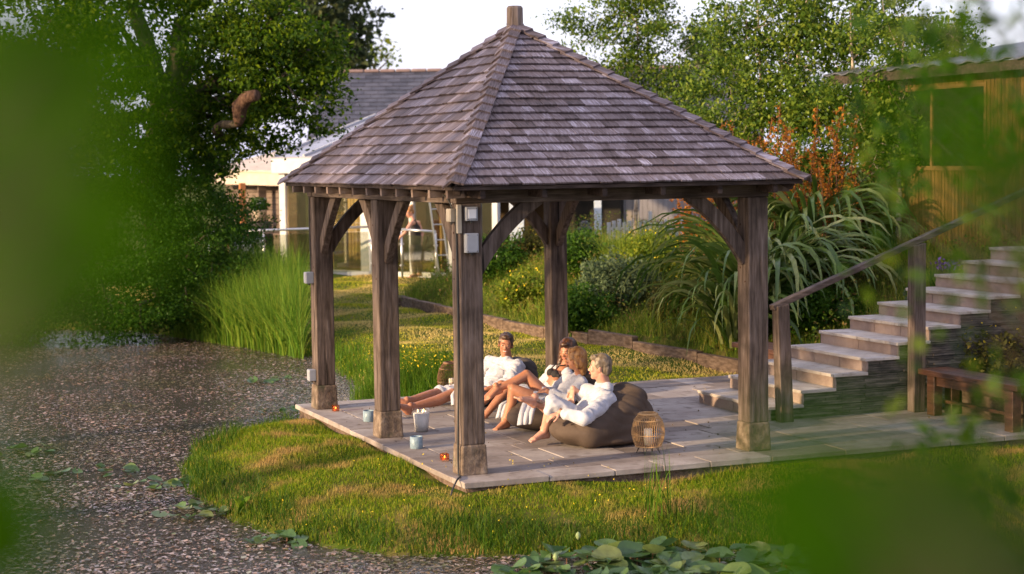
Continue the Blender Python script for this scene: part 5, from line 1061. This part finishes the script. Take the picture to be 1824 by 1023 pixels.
# balustrade
bal = empty('glass_balustrade', (5.533, 23.974, 0.511), 'glass balustrade with a steel handrail in front of the conservatory', 'balustrade')
ra, rb_, rc_, rd_ = V((3.350, 24.697, 1.120)), V((6.765, 23.632, 1.184)), V((7.054, 22.428, 1.151)), V((7.636, 21.862, 1.105))
for p_, q_ in ((ra, rb_), (rc_, rd_)):
    MB().tube([p_, q_], .028, 10).build('handrail', metal_m, bal, True); L_ = (q_-p_).length; n_ = max(1, round(L_/1.25))
    for i in range(n_+1):
        b_ = p_.lerp(q_, i/n_); z = gz(b_.x, b_.y); MB().tube([(b_.x,b_.y,z),(b_.x,b_.y,b_.z-.03)], .024, 8).build('upright', metal_m, bal, True)
        for cz_ in (.28,.75): MB().tube([(b_.x-.045,b_.y,z+cz_),(b_.x+.045,b_.y,z+cz_)], .018, 8).build('glass_clamp', metal_m, bal, True)
        if i < n_:
            c_ = p_.lerp(q_, (i+1)/n_); d_ = (c_-b_)*.06; MB().bar(b_+d_-V((0,0,.55)), c_-d_-V((0,0,.55)), (0,0,1), .88, .012).build('glass_panel', glassm('balustrade_glass', (.84,.86,.80), .86) if 'balustrade_glass' not in bpy.data.materials else bpy.data.materials['balustrade_glass'], bal)
lp = V((7.675, 21.750, 1.263)); la = empty('steel_ladder', (lp.x,lp.y,0), 'leaning steel frame at the right end of the balustrade', 'ladder'); zl = gz(lp.x, lp.y)
for s_ in (-.12,.12): MB().tube([(lp.x+s_+.12,lp.y,zl),(lp.x+s_-.1,lp.y,1.85)], .02, 8).build('rail', metal_m, la)
for i in range(4): z = .6+i*.33; MB().tube([(lp.x-.12+.12-.22*z/1.9,lp.y,z),(lp.x+.24-.22*z/1.9,lp.y,z)], .014, 6).build('rung', metal_m, la)
# woman at the balustrade
W3 = dict(head=(7.324, 22.671, 1.516), neck=(7.385, 22.634, 1.356), chest=(7.449, 22.643, 1.122), pel=(7.462, 22.664, 0.752), shN=(7.299, 22.500, 1.277), elN=(7.130, 22.392, 1.090), wrN=(7.002, 22.435, 0.970), shF=(7.561, 22.772, 1.275), elF=(7.632, 22.725, 1.040), wrF=(7.581, 22.625, 0.873), hipN=(7.393, 22.578, 0.684), hipF=(7.498, 22.697, 0.676))
fz = gz(W3['hipN'][0], W3['hipN'][1]); W3['knN'] = (W3['hipN'][0]-.03, W3['hipN'][1], fz+.47); W3['anN'] = (W3['hipN'][0]+.0, W3['hipN'][1], fz+.075); W3['knF'] = (W3['hipF'][0], W3['hipF'][1], fz+.47); W3['anF'] = (W3['hipF'][0]+.05, W3['hipF'][1], fz+.075)
def hair_bun(L, F, S, U, s): return hair_short(L, F, S, U, s)+[ell(L(-.10,0,.09), (.045*s,.045*s,.045*s), F, U)]
w3, _ = person('standing woman in black leaning on the steel rail behind the middle post', W3, sk1, bl_m, (-.9,-.2,-.35), hair=hair_bun, limbs=[('shN','elN',.042,.038),('elN','wrN',.036,.025),('shF','elF',.042,.038),('elF','wrF',.036,.025),('hipN','knN',.09,.06),('knN','anN',.055,.038),('hipF','knF',.09,.06),('knF','anF',.055,.038)],
  feet=[dict(an=W3['anN'], d=(-1,-.2,0)), dict(an=W3['anF'], d=(-1,.1,0))], hands=[dict(w=W3['wrN'], d=(-.7,.1,-.5), nrm=(-.2,-.5,.6), side=None), dict(w=W3['wrF'], d=(-.2,0,-1), nrm=(0,-1,0), side=None)], neck_r=.045)
sd3 = V(W3['shN'])-V(W3['shF'])
link('vest', fuse([cap_prim(W3['pel'], W3['chest'], .135, .14, sd3, .82), cap_prim(W3['chest'], NP(W3['chest'], W3['neck'], .6), .135, .095, sd3, .8)], .01, 3), black_m, w3, True)
link('trousers', fuse([cap_prim(W3['pel'], V(W3['pel'])-V((0,0,.08)), .15, .15, sd3, .85), cap_prim(W3['hipN'], W3['knN'], .105, .075), cap_prim(W3['knN'], V(W3['anN'])+V((0,0,.05)), .075, .06), cap_prim(W3['hipF'], W3['knF'], .105, .075), cap_prim(W3['knF'], V(W3['anF'])+V((0,0,.05)), .075, .06)], .01, 3), surf('dark_trousers', [(.05,.04,.038),(.09,.07,.065)], 10), w3, True)

# ------------------------------------------------------------------ timber building on the right
bd = empty('timber_building', (10.4, 3.5, 1.35), 'golden timber clad building with a corrugated roof at the top of the bank, right', 'building')
BX, BY0, BY1, BZ = 8.95, -3.2, 7.7, 1.3
gold = surf('golden_cladding', [(.06,.028,.008),(.14,.068,.018),(.21,.115,.035)], 4, (4,4,.4), .75, .3, isl_var=.2)  # boards coloured darker to stand in for tree shade on the wall
MB().box(BX+.04,12.5,BY0,BY1,BZ-.2,3.72).build('wall', surf('wall_core', [(.10,.05,.02),(.14,.07,.03)], 3), bd)
WY0, WY1, WZ0, WZ1 = 4.9, 7.1, 2.45, 3.45
mb = MB(); y = BY0
while y < BY1-.03:
    w = .062
    if WY0 < y+.03 < WY1: mb.box(BX,BX+.04,y,y+w,BZ,WZ0-.03); mb.box(BX,BX+.04,y,y+w,WZ1+.03,3.7)
    else: mb.box(BX,BX+.04,y,y+w,BZ,3.7)
    y += .072
mb.build('cladding_boards', gold, bd, kind='stuff')
x = BX+.05; mb = MB()
while x < 12.4: mb.box(x,x+.062,BY1,BY1+.035,BZ,3.7); x += .072
mb.build('gable_boards', gold, bd, kind='stuff')
fr_ = surf('window_frame', [(.16,.08,.03),(.22,.12,.045)], 5)
MB().box(BX-.03,BX+.05,WY0-.05,WY1+.05,WZ0-.06,WZ0).build('window_sill', fr_, bd); MB().box(BX-.02,BX+.05,WY0-.05,WY1+.05,WZ1,WZ1+.05).build('window_head', fr_, bd)
for yy in (WY0-.05, (WY0+WY1)/2-.03, WY1): MB().box(BX-.02,BX+.05,yy,yy+.05,WZ0,WZ1).build('window_post', fr_, bd)
MB().box(BX+.005,BX+.015,WY0,WY1,WZ0,WZ1).build('pane', surf('dark_pane', [(.015,.014,.013),(.02,.018,.016)], 2, rough=.05, bump=0, spec=1), bd)
cor_m = surf('corrugated_sheet', [(.13,.13,.16),(.22,.22,.26)], 3, rough=.4, metal=.5)
mb = MB(); n_ = 120; L_ = BY1+.4-BY0
for i in range(n_+1):
    y = BY0+L_*i/n_; dz = .018*math.sin(i*PI/2+.4); mb.v += [(BX-.35,y,3.75+dz),(12.7,y,4.35+dz),(BX-.35,y,3.735+dz),(12.7,y,4.335+dz)]
for i in range(n_): q = i*4; mb.f += [(q,q+4,q+5,q+1),(q+2,q+3,q+7,q+6),(q,q+2,q+6,q+4)]
mb.build('corrugated_roof', cor_m, bd)
MB().box(BX-.30,BX-.27,BY0,BY1+.35,3.60,3.73).build('fascia', wood_dk, bd)
pb = V((9.825, 8.481, 1.380)); t = empty('planter_box', (pb.x,pb.y,1.35), 'dark brown timber planter box against the golden wall', 'planter'); 
for i in range(4): MB().box(pb.x-.3,pb.x+.25,pb.y-.42,pb.y+.42,1.3+i*.09,1.383+i*.09).build('board', bench_m, t, bevel=.005)
lv = V((9.141, 6.959, 1.360)); t = empty('lavender_pot', (lv.x,lv.y,1.33), 'tall dark pot of lavender at the corner of the timber building', 'flower pot')
MB().lathe((lv.x,lv.y,1.3), [(.10,0),(.14,.24),(.15,.26)], 16).build('pot', dark_pl, t, True); leafobj('foliage', clump(lv.x,lv.y,1.72,.24,900,.2,.8), .05, shrub_ms[2], t); leafobj('flowers', clump(lv.x,lv.y,1.78,.25,260,.7,.8), .03, pur, t)
for c_, lab in (((8.369, 6.643, 1.441),'purple iris flowers beside the upper path, left'),((7.857, 4.147, 1.481),'purple iris flowers above the steps under the golden wall')):
    z = gz(c_[0], c_[1]); t = empty('iris_plant', (c_[0],c_[1],z), lab, 'iris'); o = blades(np.stack([c_[0]+rng.normal(size=90)*.15, c_[1]+rng.normal(size=90)*.2, np.full(90, z)], 1), np.full(90, .38), np.full(90, .018), rng.random(90)*.6, shrub_ms[0], 'leaves', t); leafobj('flowers', clump(c_[0],c_[1],z+.36,.24,60,.3,.3), .06, pur, t, kind='stuff')
ks = V((9.038, 8.586, 1.300)); ke = V((11.035, 7.019, 1.300)); ks_m = surf('pink_kerb_stone', [(.30,.21,.17),(.42,.32,.27)], 5); se2 = empty('kerb_edging', (ks.x,ks.y,1.2), 'pinkish stone kerb along the upper path', 'kerb')
for i in range(7): a_ = ks.lerp(ke, i/7); b_ = ks.lerp(ke, (i+1)/7-.006); MB().bar((a_.x,a_.y,1.33),(b_.x,b_.y,1.33),(0,0,1),.16,.14).build('kerb_stone', ks_m, se2, bevel=.01)

# ------------------------------------------------------------------ water lilies
pad_m = leafm('lily_pad', [(.035,.08,.02),(.06,.12,.035),(.10,.17,.05),(.14,.17,.05)], .3, .3, veins=True, spec=.4); padb = leafm('lily_pad_aged', [(.12,.10,.03),(.35,.14,.05)], .25, .4)
def pad_mesh(r, cup, seed):
    rr = random.Random(seed); n = 26; vs = [(0,0,0)]; fs = []; gap = .22; K = 3
    for k in range(1, K+1):
        for i in range(n+1):
            a = gap+(2*PI-2*gap)*i/n; q = r*k/K*(1+.03*math.sin(a*5+seed)); fold = cup*(q/r)**2*(1+.6*math.sin(a*2+seed))+.012*math.sin(a*7+seed)*(k/K)**2
            vs.append((q*math.cos(a), q*math.sin(a)*.92, fold*r))
    for i in range(n): fs.append((0, 1+i, 2+i))
    for k in range(K-1):
        for i in range(n): b = 1+k*(n+1)+i; fs.append((b, b+n+1, b+n+2, b+1))
    m_ = raw(vs, fs, 'lily_leaf'); m_.materials.append(pad_m); m_.shade_smooth(); return m_
pads = [pad_mesh(.105, c_, i) for i, c_ in enumerate((.10,.22,.32,-.12,.18,.04,.38,.2))]
def lily(label, cx, cy, n, rx, ry, lift, scl, tilt, reject=None):
    root = empty('water_lily', (cx, cy, WZ), label, 'water lily', 'water lily clumps on the pond')
    got = 0; tries = 0; placed = []
    while got < n and tries < 3000:
        tries += 1; a = random.random()*6.28; r = random.random()**.5; x = rx*r*math.cos(a); y = ry*r*math.sin(a); wx, wy = cx+x, cy+y
        if sdist(np.array([wx]), np.array([wy]))[0] > .02: continue
        h = lift*random.uniform(.15,1)*(1-.5*r); s = scl*random.uniform(.7,1.25)
        if any((x-p[0])**2+(y-p[1])**2 < (.085*s)**2 and abs(h-p[2]) < .03 for p in placed): continue
        placed.append((x, y, h)); o = bpy.data.objects.new('leaf', random.choice(pads)); COL.objects.link(o); o.parent = root; o.location = (x, y, h+.012); o.scale = (s, s, s)
        o.rotation_euler = (random.gauss(0, tilt), random.gauss(0, tilt), random.random()*6.28); got += 1
        if h > .04: MB().tube([(wx,wy,WZ-.05),(wx,wy,WZ+h+.01)], .004, 5).build('stem', stalk_m, root)
    return root
lily('large raised clump of water lily leaves in the bottom foreground, left half', .2, -2.36, 60, .85, .45, .12, .95, .2)
lily('cluster of raised water lily leaves lowest at the bottom edge, left of centre', -.1, -2.75, 36, .65, .4, .10, 1.0, .2)
lily('large raised clump of water lily leaves in the bottom foreground, centre', 1.1, -2.85, 60, .8, .5, .12, 1.0, .2)
lily('large raised clump of water lily leaves at the bottom right under the blurred leaves', 2.1, -3.5, 34, .7, .5, .12, 1.1, .3)
for px_, n_, rx, ry, lab in (((-1.658, -0.499, -0.300), 15,.26,.22,'small lily clump against the tip of the near bank'),((-2.057, 0.868, -0.300), 16,.28,.3,'small dark lily clump left of the near bank'),((-2.614, 3.090, -0.300), 16,.6,.3,'wide lily clump in mid pond, left'),((-2.138, 2.291, -0.300), 12,.4,.2,'lily clump reaching from mid pond towards the bank'),((-2.955, 4.730, -0.300), 12,.5,.3,'lily clump at the left edge of the picture'),((0.832, 9.206, -0.300), 10,.42,.25,'lily clump beside the far left post of the gazebo'),((0.152, 6.347, -0.300), 8,.3,.15,'lily leaves touching the left corner of the patio')):
    lily(lab, px_[0], px_[1], n_, rx, ry, .05, .6, .2)
ob = bpy.data.objects.new('lily_leaf', pads[5].copy()); ob.data.materials.clear(); ob.data.materials.append(padb); COL.objects.link(ob); ob.location = (0.563, 9.261, -0.290); ob.scale = (1.2,.8,1); tag(ob, 'orange withered lily leaf floating beside the far left post', 'lily leaf')
# broad leaf marginal plant on the tip of the bank
c = (-1.739, 0.517, -0.250); t = empty('marginal_plant', c, 'small plant with broad bright leaves at the tip of the near bank', 'plant')
for k in range(5):
    me = strap(.16, .07, .35, 0, .3); me.materials.append(lush_m); o = bpy.data.objects.new('leaf', me); COL.objects.link(o); o.parent = t; o.rotation_euler = (0, 0, k*1.25)
# lily buds
for q in ((0.207, -1.824, -0.190), (-0.198, -2.337, -0.200)):
    o = MB().lathe(q, [(.004,0),(.016,.015),(.021,.03),(.014,.05),(.003,.06)], 12).build('lily_bud', surf('lily_bud_green', [(.12,.18,.06),(.28,.33,.16)], 6, rough=.4), smooth=True); tag(o, 'pale lily bud among the foreground leaves, '+('nearer the bank' if q[1] > -2.3 else 'nearer the bottom edge'), 'lily bud')

# ------------------------------------------------------------------ shrubs close to the camera, far out of focus
near_m = leafm('near_leaf', [(.016,.055,.001),(.024,.072,.0012),(.034,.095,.0015)], .4, .9, spec=.03); nl = []
def near_leaf_mesh(L_, W_, bend):
    n = 8; vs = []; fs = []
    for i in range(n+1):
        t = i/n; w = W_*.5*math.sin(PI*t**.8)**.8 if 0 < t < 1 else .0005; z = -bend*t*t*L_; vs += [(t*L_, -w, z+w*.3), (t*L_, 0, z), (t*L_, w, z+w*.3)]
    for i in range(n):
        for k in range(2): q = i*3+k; fs.append((q, q+1, q+4, q+3))
    m_ = raw(vs, fs, 'leaf'); m_.materials.append(near_m); m_.shade_smooth(); return m_
nlm = [near_leaf_mesh(.075, .045, .3), near_leaf_mesh(.06, .03, .5), near_leaf_mesh(.07, .026, .2), near_leaf_mesh(.05, .032, .1)]
def near_shrub(label, base, spots, cat='shrub'):
    z = gz(base[0], base[1]); root = empty('near_shrub', (base[0], base[1], z), label, cat); st = MB(); B0 = V((base[0], base[1], z))
    for (p, sc_, n_, sp) in spots:
        p = V(p); side = rt*(.5 if (p-CP).length > 1.5 else (.22 if (p-CP).dot(rt) > 0 else -.22)); st.tube([B0+side, B0.lerp(p, .75)+side-V((0,0,.05)), p], [.008,.004,.0012] if n_ > 1 else [.004,.002,.0008], 6)
        for k in range(n_):
            o = bpy.data.objects.new('leaf', random.choice(nlm)); COL.objects.link(o); o.parent = root; o.scale = (sc_*random.uniform(.85,1.15),)*3
            if n_ > 1: o.location = p+V([random.gauss(0,1) for _ in range(3)])*sp-B0; o.rotation_euler = [random.uniform(0, 6.28) for _ in range(3)]
            else:       # a single large leaf spread to the light of the open pond
                q = V((.35,.9,.3)).normalized().to_track_quat('Z', 'Y').to_euler(); q = q.to_matrix() @ Matrix.Rotation(random.uniform(0, 6.28), 3, 'Z') @ Matrix.Rotation(random.uniform(-.5, .5), 3, 'X')
                o.rotation_euler = q.to_euler(); o.location = p-B0-q @ V((.035*sc_, 0, 0))
    st.build('stems', bark_m, root)
near_shrub('blurred dark green leaves filling the left edge, very close to the camera', (-5.55,-12.95), [((-4.925, -12.835, 2.571),0.90,1,0),((-4.926, -12.835, 2.555),0.90,1,0),((-4.923, -12.838, 2.540),0.60,1,0),((-4.920, -12.835, 2.586),0.60,1,0),((-4.912, -12.905, 2.575),0.54,1,0),((-4.910, -12.905, 2.586),0.50,1,0),((-4.915, -12.902, 2.596),0.54,1,0),((-4.908, -12.907, 2.561),0.43,1,0),((-4.916, -12.857, 2.606),0.54,1,0),((-4.914, -12.862, 2.552),0.48,1,0),((-4.914, -12.861, 2.565),0.48,1,0),((-4.922, -12.833, 2.601),0.60,1,0),((-4.905, -12.906, 2.599),0.36,1,0),((-4.916, -12.884, 2.543),0.36,1,0),((-4.928, -12.840, 2.494),0.54,1,0),((-4.926, -12.841, 2.483),0.54,1,0),((-4.930, -12.840, 2.475),0.60,1,0)])
near_shrub('blurred bright green leaves covering the bottom right, very close to the camera', (-4.2,-13.0), [((-4.746, -12.936, 2.491),0.90,1,0),((-4.736, -12.940, 2.487),0.90,1,0),((-4.724, -12.945, 2.487),0.90,1,0),((-4.712, -12.950, 2.482),0.90,1,0),((-4.754, -12.933, 2.482),0.72,1,0),((-4.741, -12.938, 2.480),0.90,1,0),((-4.727, -12.944, 2.478),1.00,1,0),((-4.789, -12.982, 2.507),0.51,1,0),((-4.776, -12.986, 2.514),0.54,1,0),((-4.788, -12.992, 2.522),0.40,1,0),((-4.755, -12.974, 2.505),0.54,1,0),((-4.780, -12.995, 2.526),0.33,1,0),((-4.722, -12.925, 2.477),1.09,1,0),((-4.737, -12.918, 2.480),0.90,1,0),((-4.707, -12.931, 2.475),1.09,1,0)])
near_shrub('blurred grey green leaves over the timber building, very close to the camera', (-4.1,-12.8), [((-4.764, -12.997, 2.580),0.49,1,0),((-4.755, -13.001, 2.578),0.49,1,0),((-4.769, -12.995, 2.581),0.35,1,0),((-4.757, -12.999, 2.585),0.42,1,0),((-4.752, -13.003, 2.570),0.49,1,0),((-4.762, -12.999, 2.572),0.39,1,0),((-4.773, -12.993, 2.586),0.26,1,0)])
mid_m = leafm('twig_leaf', [(.010,.032,.002),(.022,.06,.003),(.045,.10,.005),(.085,.12,.012)], .4, .45)
nlm = [m_.copy() for m_ in nlm]
for m_ in nlm: m_.materials.clear(); m_.materials.append(mid_m)
sp = []
for p in ((-3.416, -11.096, 2.490),(-3.432, -11.200, 2.461),(-3.260, -11.052, 2.486),(-3.422, -11.314, 2.449),(-3.405, -11.217, 2.396),(-3.369, -11.235, 2.347),(-3.322, -11.023, 2.530),(-3.202, -10.962, 2.555),(-3.192, -10.750, 2.555),(-3.133, -10.561, 2.508),(-3.215, -10.749, 2.439),(-3.283, -10.941, 2.402),(-3.301, -11.022, 2.652),(-3.414, -11.321, 2.402),(-3.168, -10.747, 2.709),(-3.089, -10.567, 2.657),(-3.047, -10.469, 2.745),(-3.164, -10.758, 2.603),(-3.242, -10.943, 2.591),(-3.268, -11.035, 2.669),(-3.337, -11.214, 2.782),(-3.304, -11.121, 2.757),(-3.235, -10.932, 2.772),(-3.419, -11.308, 2.534),(-3.368, -11.128, 2.339),(-3.387, -11.233, 2.283),(-3.201, -10.729, 2.777),(-3.312, -11.008, 2.782),(-3.328, -11.113, 2.740),(-3.345, -11.212, 2.766),(-3.237, -10.935, 2.727),(-3.356, -11.214, 2.693),(-3.224, -10.825, 2.817),(-3.335, -11.226, 2.637),(-3.326, -11.109, 2.799),(-3.318, -11.126, 2.623)): sp.append((p, .46, 15 if V(p).z > 2.75 else 10, .07))
near_shrub('out of focus leafy twigs hanging over the steps at the right edge', (-2.6,-11.2), sp)
sp = []
for p in ((-3.389, -11.130, 2.197),(-3.429, -11.225, 2.163),(-3.340, -11.051, 2.078),(-3.417, -11.235, 2.090),(-3.378, -11.248, 2.138),(-3.429, -11.338, 2.093),(-3.303, -10.956, 2.105),(-3.327, -11.156, 2.187),(-3.297, -11.171, 2.153)): sp.append((p, .42, 8, .045))
near_shrub('out of focus sprig of pointed leaves at the lower right edge', (-2.7,-11.3), sp)
